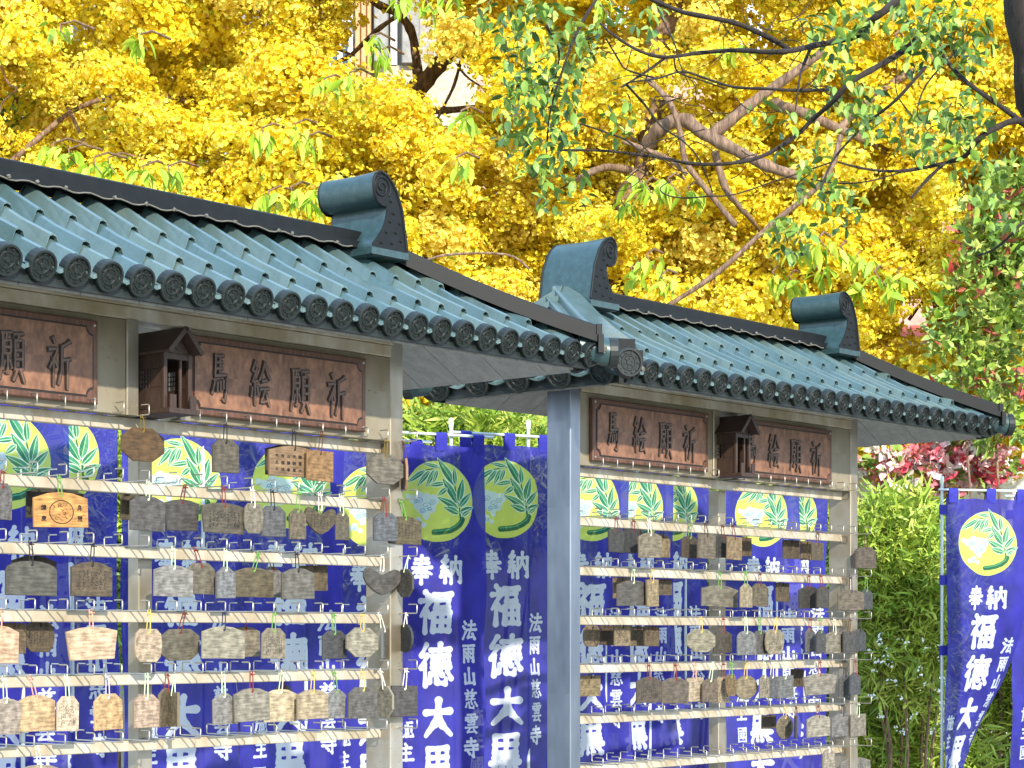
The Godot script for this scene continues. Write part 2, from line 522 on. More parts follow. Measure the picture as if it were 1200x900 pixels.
func make_materials() -> void:
	var grain := mottle(256, Color(0.62, 0.6, 0.58), Color(1, 1, 1), 0.05, 9.0, 21)
	var dust := mottle(256, Color(0.72, 0.74, 0.74), Color(1, 1, 1), 0.02, 1.0, 31, 0.22, Color(0.25, 0.27, 0.25))
	var fine := mottle(256, Color(0.78, 0.78, 0.78), Color(1, 1, 1), 0.03, 1.0, 41)
	var rust := mottle(256, Color(0.72, 0.66, 0.54), Color(1, 1, 1), 0.012, 2.5, 51, 0.12, Color(0.45, 0.38, 0.28))
	var bark := mottle(256, Color(0.35, 0.33, 0.3), Color(1, 1, 1), 0.05, 5.0, 61)
	M.fine = fine
	var tiled := mottle(256, Color(0.82, 0.84, 0.84), Color(1, 1, 1), 0.018, 3.0, 33, 0.14, Color(0.3, 0.33, 0.3))
	M.grain = grain
	# roof metal: painted blue-green, dusted
	M.tile = textured(Color8(92, 112, 110), 0.24, tiled, 3.1)
	M.tile.metallic = 0.25
	M.tile2 = textured(Color8(84, 107, 107), 0.22, tiled, 2.3)
	M.tile2.metallic = 0.25
	M.tile3 = textured(Color8(98, 117, 112), 0.28, tiled, 4.0)
	M.tile3.metallic = 0.25
	M.tile_dark = textured(Color8(56, 82, 84), 0.36, dust, 5.0)
	M.tile_dark.metallic = 0.2
	M.disc = textured(Color8(36, 43, 41), 0.5, dust, 7.0)
	M.disc.metallic_specular = 0.4
	M.ridge = textured(Color8(21, 24, 24), 0.55, dust, 3.0)
	M.ridge.metallic_specular = 0.35
	M.sealant = textured(Color8(112, 108, 98), 0.8, fine, 8.0)
	M.soffit = textured(Color8(158, 158, 152), 0.7, fine, 2.0)
	# posts, rails
	M.cream = textured(Color8(194, 189, 178), 0.5, rust, 2.2, true)
	M.post = textured(Color8(166, 164, 158), 0.4, rust, 1.6, true, 0.55)
	M.panel = textured(Color8(136, 130, 114), 0.6, rust, 1.3, true)
	M.steel = textured(Color8(134, 142, 152), 0.33, mottle(256, Color(0.75, 0.76, 0.78), Color(1, 1, 1), 0.02, 6.0, 71), 1.5, true, 0.85)
	M.wire = mat(Color8(168, 164, 154), 0.35, 0.8)
	# carved signs
	M.sign = textured(Color8(140, 99, 73), 0.55, grain, 3.0)
	M.sign.uv1_scale = Vector3(1.2, 6.0, 3.0)
	M.sign_frame = textured(Color8(106, 70, 50), 0.5, grain, 4.0)
	M.sign_line = mat(Color8(24, 16, 12), 0.6)
	M.sign_char = textured(Color8(104, 76, 58), 0.5, grain, 5.0)
	M.lantern = textured(Color8(64, 44, 32), 0.6, grain, 6.0)
	M.paper = mat(Color8(226, 218, 200), 0.9)
	# cloth and poles
	var cloth := mat(Color(1, 1, 1, 0.9), 0.75)
	cloth.albedo_texture = banner_print()
	cloth.transparency = BaseMaterial3D.TRANSPARENCY_ALPHA
	cloth.texture_repeat = false
	cloth.backlight_enabled = true
	cloth.backlight = Color(0.88, 0.88, 0.88)
	M.cloth = cloth
	M.tab = textured(Color8(38, 40, 156), 0.8, fine, 6.0)
	M.pole = mat(Color8(188, 198, 198), 0.4)
	M.pole_cap = mat(Color8(206, 216, 196), 0.5)
	# boards
	M.faces = []
	for k in [0, 1, 0, 1, 2, 3, 2, 4, 5]:
		M.faces.append(board_face(k, 100 + M.faces.size()))
	# trees
	M.bark = textured(Color8(168, 138, 114), 0.9, bark, 2.4, true)
	M.bark.normal_enabled = true
	M.bark.normal_texture = bumps(256, 0.05, 81, 6.0, 4.0)
	M.bark_dark = textured(Color8(60, 50, 44), 0.9, bark, 3.0, true)
	M.bark_dark.normal_enabled = true
	M.bark_dark.normal_texture = M.bark.normal_texture
	M.blossom = mat(Color.WHITE, 0.8)
	M.blossom.vertex_color_use_as_albedo = true
	M.blossom.backlight_enabled = true
	M.blossom.backlight = Color(0.96, 0.93, 0.80)
	M.leafmix = mat(Color.WHITE, 0.5)
	M.leafmix.vertex_color_use_as_albedo = true
	M.leafmix.backlight_enabled = true
	M.leafmix.backlight = Color(0.16, 0.22, 0.04)
	M.leaf = []
	for c in [Color8(106, 138, 44), Color8(82, 114, 38), Color8(146, 166, 66), Color8(60, 88, 34)]:
		M.leaf.append(leaf_mat(c))
	M.lime = [leaf_mat(Color8(156, 186, 50)), leaf_mat(Color8(130, 164, 44)), leaf_mat(Color8(178, 196, 64))]
	M.redleaf = leaf_mat(Color8(168, 56, 52))

func leaf_mat(c: Color) -> StandardMaterial3D:
	var m := mat(c, 0.6)
	m.backlight_enabled = true
	m.backlight = c.darkened(0.25)
	return m

# ------------------------------------------------------------------ tiled roof
const CREST := 0.041
const PROFILE := [[-0.5, -0.006], [-0.42, -0.005], [-0.30, 0.000], [-0.22, 0.014], [-0.10, 0.038], [0.0, 0.041], [0.10, 0.038], [0.22, 0.014], [0.30, 0.000], [0.42, -0.005], [0.5, -0.006]]

func slope_height(t: float, he: float, hr: float) -> float:
	return he + (hr - he) * t - 0.016 * sin(PI * clampf(t, 0.0, 1.0))

# one tile of a slope. q runs inward from the eave (0) to the ridge (run); s across
func tile_mesh(p: float, q0: float, q1: float, run: float, he: float, hr: float, eave: bool, limit: Callable, sc: float) -> ArrayMesh:
	var g := Geo.new()
	var rows := [0.0, 0.5, 1.0]
	var grid := []
	for r in rows:
		var line := []
		for pr in PROFILE:
			var s: float = pr[0] * p
			var top: float = minf(q1, limit.call(sc + s) * run)
			var lowq := minf(q0, top)
			var q: float = lerpf(lowq, top, r)
			var lift: float = (0.008 if eave else 0.004 + 0.018 * clampf((pr[1] + 0.01) / 0.05, 0.0, 1.0)) * (1.0 - r)
			line.append(Vector3(s, slope_height(q / run, he, hr) + pr[1] + lift, -q))
		grid.append(line)
	for i in rows.size() - 1:
		for k in PROFILE.size() - 1:
			g.quad(grid[i][k], grid[i][k + 1], grid[i + 1][k + 1], grid[i + 1][k])
	g.smooth(false)
	for k in PROFILE.size() - 1:
		var a: Vector3 = grid[0][k]
		var b: Vector3 = grid[0][k + 1]
		var da := 0.0045
		var db := 0.0045
		if eave:
			da = 0.006 * clampf((absf(PROFILE[k][0]) - 0.2) / 0.3, 0.0, 1.0) + 0.006
			db = 0.006 * clampf((absf(PROFILE[k + 1][0]) - 0.2) / 0.3, 0.0, 1.0) + 0.006
		var al := a - Vector3(0, da, 0)
		var bl := b - Vector3(0, db, 0)
		g.quad(al, bl, b, a)
		var inn := Vector3(0, 0, -0.05 if not eave else -0.012)
		g.quad(al + inn, bl + inn, bl, al)
	return g.done()

func disc_mesh(r: float) -> ArrayMesh:
	var g := Geo.new()
	g.lathe([[0.0, 0.004], [r * 0.16, 0.004], [r * 0.2, 0.001], [r * 0.42, 0.001], [r * 0.46, 0.0035], [r * 0.54, 0.0035], [r * 0.58, 0.001], [r * 0.8, 0.001], [r * 0.84, 0.008], [r * 0.96, 0.008], [r, 0.004], [r, -0.020], [r * 0.7, -0.026], [0.0, -0.026]], 20)
	for k in 10:
		var an := TAU * k / 10.0
		var c := Vector3(cos(an), sin(an), 0) * r * 0.69 + Vector3(0, 0, 0.002)
		g.box(c, Vector3(r * 0.2, r * 0.09, 0.005), Basis(Vector3.BACK, an + PI / 2.0 * (k % 2)))
	for k in 6:
		var an := TAU * k / 6.0 + 0.3
		g.box(Vector3(cos(an), sin(an), 0) * r * 0.31 + Vector3(0, 0, 0.002), Vector3(r * 0.17, r * 0.06, 0.004), Basis(Vector3.BACK, an))
	return g.done()

# e along the eave, out points away from the roof; both horizontal
func slope(roof: Node3D, corner: Vector3, e: Vector3, length: float, run: float, c0: float, c1: float, p: float, he: float, hr: float, steps: Array, disc: ArrayMesh, called: String) -> void:
	var w := Vector3.UP.cross(e)
	var basis := Basis(e, Vector3.UP, -w)
	var limit := func(s: float) -> float:
		return clampf(minf(1.0, minf(s / c0, (length - s) / c1)), 0.0, 1.0)
	var n := int(round(length / p))
	var pp := length / n
	var plain := {}
	for i in n:
		var sc := (i + 0.5) * pp
		var lim: float = minf(limit.call(sc - pp * 0.5), limit.call(sc + pp * 0.5))
		var most: float = maxf(limit.call(sc - pp * 0.5), limit.call(sc + pp * 0.5))
		for k in steps.size() - 1:
			var q0: float = steps[k] * run
			var q1: float = minf(1.0, steps[k + 1] + 0.12) * run
			if q0 > most * run - 0.012 and k > 0:
				continue
			var mesh: ArrayMesh
			if q1 <= lim * run + 0.0001:
				if not plain.has(k):
					plain[k] = tile_mesh(pp, q0, q1, run, he, hr, k == 0, func(_s): return 1.0, 0.0)
				mesh = plain[k]
			else:
				mesh = tile_mesh(pp, q0, q1, run, he, hr, k == 0, limit, sc)
			var jog := Vector3(0, rng.randf_range(-0.0015, 0.0015), 0)
			part("roof_tile", mesh, [M.tile, M.tile2, M.tile3][rng.randi() % 3], roof, corner + e * sc + jog, basis * Basis(Vector3.UP, rng.randf_range(-0.006, 0.006)))
		if disc:
			part("eave_disc", disc, M.disc, roof, corner + e * sc + w * 0.002 + Vector3(0, he + CREST - 0.042 + 0.006, 0), basis * Basis(Vector3.RIGHT, 0.38) * Basis(Vector3.BACK, rng.randf() * TAU))
	# sloping soffit boards under the tiles
	var nb := int(ceil(length / 0.2))
	var bw := length / nb
	for i in nb:
		var g := Geo.new()
		var s0 := i * bw + 0.0015
		var s1 := (i + 1) * bw - 0.0015
		var t0: float = limit.call(s0)
		var t1: float = limit.call(s1)
		if maxf(t0, t1) * run < 0.06:
			continue
		if t0 * run < 0.05:
			s0 = s1 - (s1 - s0) * 0.5
			t0 = maxf(limit.call(s0), 0.05 / run)
		if t1 * run < 0.05:
			s1 = s0 + (s1 - s0) * 0.5
			t1 = maxf(limit.call(s1), 0.05 / run)
		var a := corner + e * s0 + w * 0.045
		var b := corner + e * s1 + w * 0.045
		var c := corner + e * s1 + w * t1 * run
		var d := corner + e * s0 + w * t0 * run
		a.y = he - 0.045; b.y = he - 0.045
		c.y = slope_height(t1, he, hr) - 0.045
		d.y = slope_height(t0, he, hr) - 0.045
		var up := Vector3(0, 0.010, 0)
		g.quad(b, a, d, c)
		g.quad(a + up, b + up, c + up, d + up)
		g.quad(a, b, b + up, a + up)
		g.quad(b, c, c + up, b + up)
		g.quad(d, a, a + up, d + up)
		part("soffit_board", g.done(), M.soffit, roof)
	# eave board behind the tile ends
	var g2 := Geo.new()
	var mid := corner + e * (length * 0.5) + w * 0.028
	g2.box(mid + Vector3(0, he - 0.022, 0), Vector3(length - 0.09, 0.036, 0.012), basis)
	part("eave_board", g2.done(), M.disc, roof)

func ornament_mesh(mirror: float, depth: float) -> Array:
	var out := [[0.0, -0.03], [0.0, 0.0], [-0.010, 0.055], [-0.024, 0.13], [-0.049, 0.185], [-0.070, 0.212], [-0.095, 0.231], [-0.122, 0.24], [-0.142, 0.231], [-0.153, 0.212], [-0.155, 0.188], [-0.150, 0.162], [-0.138, 0.143], [-0.118, 0.133], [-0.097, 0.134], [-0.094, 0.115], [-0.099, 0.09], [-0.112, 0.06], [-0.132, 0.034], [-0.154, 0.010], [-0.16, -0.03]]
	var poly := PackedVector2Array()
	for q in out:
		poly.append(Vector2(q[0] * mirror, q[1]))
	var body := Geo.new()
	# sides flare outward a little towards the middle of the roll: three slabs
	var pl := poly.duplicate()
	if Geometry2D.is_polygon_clockwise(pl):
		pl.reverse()
	var zs := [-depth * 0.5, -depth * 0.3, 0.0, depth * 0.3, depth * 0.5]
	var sc := [1.0, 0.985, 0.975, 0.985, 1.0]
	body.smooth(true)
	for i in 4:
		for k in pl.size():
			var m := (k + 1) % pl.size()
			var f := func(q: Vector2, j: int) -> Vector3:
				var c := Vector2(-0.1 * mirror, 0.1)
				var r: Vector2 = c + (q - c) * (sc[j] if q.y > 0.0 else 1.0)
				return Vector3(r.x, r.y, zs[j])
			body.quad(f.call(pl[k], i), f.call(pl[m], i), f.call(pl[m], i + 1), f.call(pl[k], i + 1))
	body.smooth(false)
	var plate := Geo.new()
	plate.prism(pl, depth * 0.5 - 0.001, depth * 0.5 + 0.003)
	var back := Geo.new()
	back.prism(pl, -depth * 0.5 - 0.003, -depth * 0.5 + 0.001)
	# raised rim, spiral and studs on the front plate
	var rim := [Geo.new(), Geo.new()]
	for side in 2:
		var z := (depth * 0.5 + 0.003) * (1.0 if side == 0 else -1.0)
		var path := []
		for k in range(1, 15):
			path.append(Vector3(poly[k].x * 0.98, poly[k].y * 0.985, z))
		rim[side].tube(path, [0.005], 6)
		var sp := []
		for k in 30:
			var an := -0.6 + k * 0.42
			var r := 0.040 * (1.0 - k / 33.0)
			sp.append(Vector3((-0.116 + cos(an) * r) * mirror, 0.186 + sin(an) * r, z))
		rim[side].tube(sp, [0.0042], 5)
	var studs := []
	for q in [[-0.075, 0.150], [-0.063, 0.113], [-0.079, 0.085], [-0.053, 0.054], [-0.096, 0.050], [-0.118, 0.014], [-0.070, 0.018], [-0.035, 0.085], [-0.030, 0.03]]:
		studs.append(Vector3(q[0] * mirror, q[1], depth * 0.5 + 0.003))
	return [body.done(), plate.done(), rim[0].done(), studs, back.done(), rim[1].done()]

func ornament(roof: Node3D, at_: Vector3, mirror: float) -> void:
	var o := holder("ridge_end_ornament", roof, at_)
	var m := ornament_mesh(mirror, 0.24)
	part("scroll_body", m[0], M.tile_dark, o)
	part("face_plate", m[1], M.ridge, o)
	part("raised_rim", m[2], M.ridge, o)
	part("face_plate", m[4], M.ridge, o)
	part("raised_rim", m[5], M.ridge, o)
	var g := Geo.new()
	g.lathe([[0.0, 0.005], [0.004, 0.004], [0.0065, 0.0], [0.0065, -0.002]], 8)
	var stud := g.done()
	for p in m[3]:
		part("stud", stud, M.ridge, o, p)
	var s := Geo.new()
	s.box(Vector3(-0.08 * mirror, -0.016, 0), Vector3(0.168, 0.022, 0.252))
	part("mortar_bed", s.done(), M.tile_dark, o)

# stepped ridge swept along a line of points
func ridge_mesh(pts: Array, side: Vector3, wide: float) -> ArrayMesh:
	var sec := [[-1.0, 0.0], [-1.0, 0.022], [-0.62, 0.026], [-0.62, 0.055], [-0.5, 0.060], [0.5, 0.060], [0.62, 0.055], [0.62, 0.026], [1.0, 0.022], [1.0, 0.0]]
	var g := Geo.new()
	for i in pts.size() - 1:
		for k in sec.size() - 1:
			var f := func(j: int, s: Array) -> Vector3:
				return pts[j] + side * (s[0] * wide) + Vector3(0, s[1], 0)
			g.quad(f.call(i, sec[k]), f.call(i, sec[k + 1]), f.call(i + 1, sec[k + 1]), f.call(i + 1, sec[k]))
	for j in [0, pts.size() - 1]:
		for k in range(1, sec.size() - 1):
			var a: Vector3 = pts[j]
			g.tri(a + side * sec[0][0] * wide, a + side * sec[k][0] * wide + Vector3(0, sec[k][1], 0), a + side * sec[k + 1][0] * wide + Vector3(0, sec[k + 1][1], 0))
	return g.done()

func build_roof(pav: Node3D, a0: float, a1: float, r0: float, r1: float) -> void:
	var be := 0.39
	var bc := -0.09
	var bb := -0.57
	var he := 2.452
	var hr := 2.735
	var roof := holder("roof", pav)
	var disc := disc_mesh(0.041)
	var steps := [0.0, 0.2, 0.6, 1.0]
	slope(roof, Vector3(a0, 0, be), Vector3.RIGHT, a1 - a0, be - bc, r0 - a0, a1 - r1, 0.104, he, hr, steps, disc, "front")
	slope(roof, Vector3(a1, 0, be), Vector3.FORWARD, be - bb, a1 - r1, be - bc, bc - bb, 0.192, he, hr, steps, disc_mesh(0.053), "side")
	slope(roof, Vector3(a0, 0, bb), Vector3.BACK, be - bb, r0 - a0, bc - bb, be - bc, 0.192, he, hr, steps, disc_mesh(0.053), "side")
	slope(roof, Vector3(a1, 0, bb), Vector3.LEFT, a1 - a0, bc - bb, a1 - r1, r0 - a0, 0.104, he, hr, steps, disc, "back")
	# main ridge, with the sealed joint along the tile heads
	part("ridge_cap", ridge_mesh([Vector3(r0 + 0.02, hr + 0.030, bc), Vector3(r1 - 0.02, hr + 0.030, bc)], Vector3.FORWARD, 0.055), M.ridge, roof)
	var bead := []
	var n := int((r1 - r0 - 0.3) / 0.0208)
	for k in n:
		var a := r0 + 0.15 + k * 0.0208
		bead.append(Vector3(a, hr + 0.030 + 0.004 * cos((a - a0) * TAU / 0.104), bc + 0.058))
	var g := Geo.new()
	g.tube(bead, [0.0026], 5)
	part("sealant_bead", g.done(), M.sealant, roof)
	for k in 14:
		var gg := Geo.new()
		gg.box(Vector3.ZERO, Vector3(0.009, 0.008, 0.008), Basis.from_euler(Vector3(rng.randf(), rng.randf(), rng.randf())))
		part("sealant_lump", gg.done(), M.sealant, roof, Vector3(lerpf(r0 + 0.2, r1 - 0.2, (k + rng.randf() * 0.6) / 14.0), hr + 0.034, bc + 0.062))
	# hips
	for c in [[a0, be, r0], [a1, be, r1], [a0, bb, r0], [a1, bb, r1]]:
		var pts := []
		for k in 8:
			var t := 1.0 - k / 7.0 * 0.97
			var p := Vector3(lerpf(c[0], c[2], t), 0, lerpf(c[1], bc, t))
			p.y = slope_height(t, he, hr) + 0.026 + 0.010 * (1.0 - t)
			pts.append(p)
		var along: Vector3 = pts[-1] - pts[0]
		along.y = 0.0
		along = along.normalized()
		var side := along.cross(Vector3.UP).normalized()
		var near_left: bool = c[0] == a0
		part("hip_ridge", ridge_mesh(pts, side, 0.078 if near_left else 0.062), M.tile if near_left else M.ridge, roof)
		# end plate and corner tile
		var basis := Basis(-side if near_left else -side, Vector3.UP, along)
		if basis.determinant() < 0.0:
			basis = Basis(side, Vector3.UP, along)
		var end: Vector3 = pts[-1]
		var ge := Geo.new()
		ge.prism(PackedVector2Array([Vector2(-0.075, -0.035), Vector2(0.075, -0.035), Vector2(0.075, 0.025), Vector2(0.045, 0.025), Vector2(0.045, 0.062), Vector2(-0.045, 0.062), Vector2(-0.045, 0.025), Vector2(-0.075, 0.025)]), -0.004, 0.014)
		part("hip_end_plate", ge.done(), M.ridge, roof, end, basis)
		var gd := Geo.new()
		gd.tube([Vector3(0, 0.0, -0.06), Vector3(0, -0.012, 0.055)], [0.046], 14)
		part("corner_tile", gd.done(), M.tile_dark, roof, end + Vector3(0, -0.012, 0), basis)
		part("eave_disc", disc_mesh(0.050), M.disc, roof, end + Vector3(0, -0.026, 0) + along * 0.062, basis)
		var gl := Geo.new()
		for k in 9:
			gl.box(Vector3(rng.randf_range(-0.07, 0.07), rng.randf_range(-0.04, 0.02), 0.016), Vector3(0.02, 0.014, 0.012), Basis.from_euler(Vector3(rng.randf() * 3, rng.randf() * 3, rng.randf() * 3)))
		part("mortar_patch", gl.done(), M.sealant, roof, end, basis)
	# litter caught on the tiles
	var dead := leaf_mesh(0.026, 0.013, 0.5)
	for k in 46:
		var t := rng.randf_range(0.04, 0.85)
		var a := lerpf(lerpf(a0, r0, t) + 0.08, lerpf(a1, r1, t) - 0.08, rng.randf())
		var near := roundf((a - a0) / 0.104) * 0.104 + a0
		part("fallen_leaf", dead, [M.redleaf, M.lime[0], M.bark, M.bark][rng.randi() % 4], roof, Vector3(lerpf(a, near, 0.8), slope_height(t, he, hr) + 0.004, lerpf(be, bc, t)), aim(Vector3(rng.randf_range(-1, 1), -0.2, rng.randf_range(-1, 1)), 0.0, rng.randf_range(0.5, 1.1)))
	ornament(roof, Vector3(r1, hr + 0.03, bc), 1.0)
	ornament(roof, Vector3(r0, hr + 0.03, bc), -1.0)

# ------------------------------------------------------------------ rack under the roof
func hook_mesh() -> ArrayMesh:
	var g := Geo.new()
	var r := 0.0021
	g.tube([Vector3(0, 0.028, -0.066), Vector3(0, 0.028, -0.097), Vector3(0, 0.025, -0.1), Vector3(0, 0.003, -0.1), Vector3(0, 0, -0.097), Vector3(0, 0, 0.097), Vector3(0, 0.003, 0.1), Vector3(0, 0.025, 0.1), Vector3(0, 0.028, 0.097), Vector3(0, 0.028, 0.066)], [r], 6)
	return g.done()

func pavilion(key: String, label: String, a0: float, a1: float, r0: float, r1: float, left: float, right: float, slot0: float, slot1: float, mid: float, hook0: float, pitch: float) -> Node3D:
	var pav := thing("plaque_rack_pavilion", label, "pavilion", RACK_AT[key], RACK_TURN, "roofed racks of prayer plaques")
	build_roof(pav, a0, a1, r0, r1)
	# end posts, deep and thin
	for a in [left, right]:
		part("end_post", bar_mesh(Vector3(a - 0.029, 0, -0.055), Vector3(a + 0.029, 2.52, 0.055), 1), M.steel if key == "R" and a == left else M.post, pav)
	part("middle_post", bar_mesh(Vector3(mid - 0.03, 0, -0.085), Vector3(mid + 0.02, 2.117, -0.035), 1), M.post, pav)
	# top beam and panels behind the signs
	part("top_beam", bar_mesh(Vector3(left + 0.029, 2.418, -0.04), Vector3(right - 0.029, 2.455, 0.058), 0), M.cream, pav)
	part("beam_lip", bar_mesh(Vector3(left + 0.029, 2.4555, 0.02), Vector3(right - 0.029, 2.463, 0.066), 0, 0.001), M.cream, pav)
	part("ridge_beam", bar_mesh(Vector3(left, 2.60, -0.12), Vector3(right, 2.66, -0.06), 0), M.cream, pav)
	for s in [[left + 0.029, slot0], [slot1, right - 0.029]]:
		part("sign_panel", bar_mesh(Vector3(s[0], 2.153, 0.02), Vector3(s[1], 2.4175, 0.052), 0, 0.002), M.panel, pav)
	for s in [[slot0, 1.0], [slot1, -1.0]]:
		part("slot_post", bar_mesh(Vector3(s[0] - (0.042 if s[1] > 0 else 0.0), 2.1535, -0.03), Vector3(s[0] + (0.0 if s[1] > 0 else 0.042), 2.417, 0.060), 1), M.post, pav)
	# rails with their wire hooks
	var hook := hook_mesh()
	for i in RAILS.size():
		var y: float = RAILS[i]
		var th := 0.035 if i == 0 else 0.030
		var rail := part("rail", bar_mesh(Vector3(left + 0.029, -th, -0.012), Vector3(right - 0.029, 0, 0.012), 0, 0.002), M.cream, pav, Vector3(0, y, 0))
		var k0 := int(ceil((left + 0.05 - hook0) / pitch))
		var k1 := int(floor((right - 0.01 - hook0) / pitch))
		for k in range(k0, k1 + 1):
			part("hook", hook, M.wire, rail, Vector3(hook0 + k * pitch + rng.randf_range(-0.003, 0.003), 0.0025, rng.randf_range(-0.003, 0.003)), Basis(Vector3.UP, rng.randf_range(-0.04, 0.04)))
		# the last hook stands on the end post
		part("hook", hook, M.wire, rail, Vector3(right + 0.008, 0.0025, 0.03), Basis(Vector3.UP, 0.05))
	return pav

func notched_poly(w: float, h: float, n: float) -> PackedVector2Array:
	# rectangle whose corners are bitten out by quarter circles, counter-clockwise from the lower right
	var res := PackedVector2Array()
	var cs := [Vector2(w, -h) * 0.5, Vector2(w, h) * 0.5, Vector2(-w, h) * 0.5, Vector2(-w, -h) * 0.5]
	var from := [PI, PI * 1.5, 0.0, PI * 0.5]
	for i in 4:
		for k in 6:
			var an: float = from[i] - k / 5.0 * PI / 2.0
			res.append(cs[i] + Vector2(cos(an), sin(an)) * n)
	return res

func sign_board(key: String, a: float, label: String) -> void:
	var xf := Transform3D(Basis(Vector3.UP, deg_to_rad(RACK_TURN)), RACK_AT[key])
	var t := thing("carved_signboard", label, "signboard", xf * Vector3(a, 2.172, 0.053), RACK_TURN, "carved signboards under the eaves")
	var w := 0.715
	var h := 0.226
	var c := Vector3(0, h * 0.5, 0)
	var g := Geo.new()
	g.prism(PackedVector2Array([Vector2(-w / 2, -h / 2), Vector2(w / 2, -h / 2), Vector2(w / 2, h / 2), Vector2(-w / 2, h / 2)]), 0.0, 0.020, 0.003)
	part("frame", g.done(), M.sign_frame, t, c)
	g = Geo.new()
	g.prism(notched_poly(w - 0.034, h - 0.034, 0.022), 0.0195, 0.0215)
	part("dark_line", g.done(), M.sign_line, t, c)
	g = Geo.new()
	g.prism(notched_poly(w - 0.044, h - 0.044, 0.022), 0.0205, 0.0235)
	part("panel", g.done(), M.sign, t, c)
	var xs := [-0.245, -0.088, 0.072, 0.225]
	var ch := ["馬", "絵", "願", "祈"]
	for i in 4:
		var o := part("character", char_mesh(ch[i], Vector2(0.078, 0.150 if i == 0 else 0.138), 0.0150, 0.0234, 0.0262), M.sign_line, t, c + Vector3(xs[i], -0.012 + 0.004 * (2 - i) , 0))
		part("character_face", char_mesh(ch[i], Vector2(0.078, 0.150 if i == 0 else 0.138), 0.0070, 0.0258, 0.0285), M.sign_char, o)
	for sx in [-1, 1]:
		for sy in [-1, 1]:
			var gs := Geo.new()
			gs.lathe([[0.0, 0.004], [0.004, 0.003], [0.005, 0.0]], 8)
			part("screw", gs.done(), M.wire, t, c + Vector3(sx * (w / 2 - 0.013), sy * (h / 2 - 0.013), 0.020))

func lantern(key: String, a: float, label: String) -> void:
	var xf := Transform3D(Basis(Vector3.UP, deg_to_rad(RACK_TURN)), RACK_AT[key])
	var t := thing("wooden_lantern", label, "lantern", xf * Vector3(a, 2.1555, 0.07), RACK_TURN, "little wooden lantern houses on the racks")
	var W := 0.088
	var D := 0.155
	var g := Geo.new()
	g.bar(Vector3(-0.055, 0, -0.09), Vector3(0.055, 0.014, 0.112), 2, 0.002)
	part("base", g.done(), M.lantern, t)
	# corner posts
	for x in [-1, 1]:
		for z in [-1, 1]:
			part("corner_post", bar_mesh(Vector3(x * W / 2 - 0.006, 0.0142, z * D / 2 - 0.006), Vector3(x * W / 2 + 0.006, 0.170, z * D / 2 + 0.006), 1, 0.001), M.lantern, t)
	# side walls with a round lattice window each
	for x in [-1.0, 1.0]:
		var gw := Geo.new()
		gw.box(Vector3(x * W / 2, 0.045, 0), Vector3(0.006, 0.06, D - 0.013))
		gw.box(Vector3(x * W / 2, 0.148, 0), Vector3(0.006, 0.042, D - 0.013))
		gw.box(Vector3(x * W / 2, 0.101, -0.046), Vector3(0.006, 0.050, 0.048))
		gw.box(Vector3(x * W / 2, 0.101, 0.046), Vector3(0.006, 0.050, 0.048))
		part("side_wall", gw.done(), M.lantern, t)
		var gl := Geo.new()
		for k in 3:
			gl.box(Vector3(x * W / 2, 0.101, -0.013 + k * 0.013), Vector3(0.004, 0.052, 0.0025))
			gl.box(Vector3(x * W / 2, 0.088 + k * 0.013, 0), Vector3(0.0036, 0.0025, 0.046))
		part("window_lattice", gl.done(), M.lantern, t)
	part("back_wall", box_mesh(Vector3(-W / 2 + 0.006, 0.0142, -D / 2 - 0.003), Vector3(W / 2 - 0.006, 0.168, -D / 2 + 0.003)), M.lantern, t)
	# open front: lintel, half door, little fence
	part("lintel", bar_mesh(Vector3(-W / 2 + 0.006, 0.152, D / 2 - 0.004), Vector3(W / 2 - 0.006, 0.169, D / 2 + 0.004), 0, 0.001), M.lantern, t)
	part("door_jamb", bar_mesh(Vector3(0.008, 0.0142, D / 2 - 0.004), Vector3(0.016, 0.1515, D / 2 + 0.004), 1, 0.001), M.lantern, t)
	for x in [-1.0, 1.0]:
		var gf := Geo.new()
		gf.box(Vector3(x * 0.036, 0.033, D / 2 + 0.026), Vector3(0.022, 0.037, 0.005))
		part("front_rail", gf.done(), M.lantern, t)
	# gable roof, ridge towards the front
	var ang := atan2(0.066, 0.058)
	for x in [-1.0, 1.0]:
		var gr := Geo.new()
		gr.box(Vector3(x * 0.0285, 0.203, 0.008), Vector3(0.090, 0.008, D + 0.06), Basis(Vector3.BACK, -x * ang))
		part("roof_panel", gr.done(), M.lantern, t)
		var gb := Geo.new()
		gb.box(Vector3(x * 0.0288, 0.2025, D / 2 + 0.040), Vector3(0.092, 0.013, 0.006), Basis(Vector3.BACK, -x * ang))
		part("barge_board", gb.done(), M.lantern, t)
	var gg := Geo.new()
	gg.prism(PackedVector2Array([Vector2(-0.046, 0.1695), Vector2(0.046, 0.1695), Vector2(0, 0.222)]), D / 2 - 0.002, D / 2 + 0.003)
	part("gable", gg.done(), M.lantern, t)
	var gc := Geo.new()
	gc.lathe([[0.0, 0.003], [0.008, 0.003], [0.008, 0.0]], 10)
	part("gable_crest", gc.done(), M.lantern, t, Vector3(0, 0.186, D / 2 + 0.003))

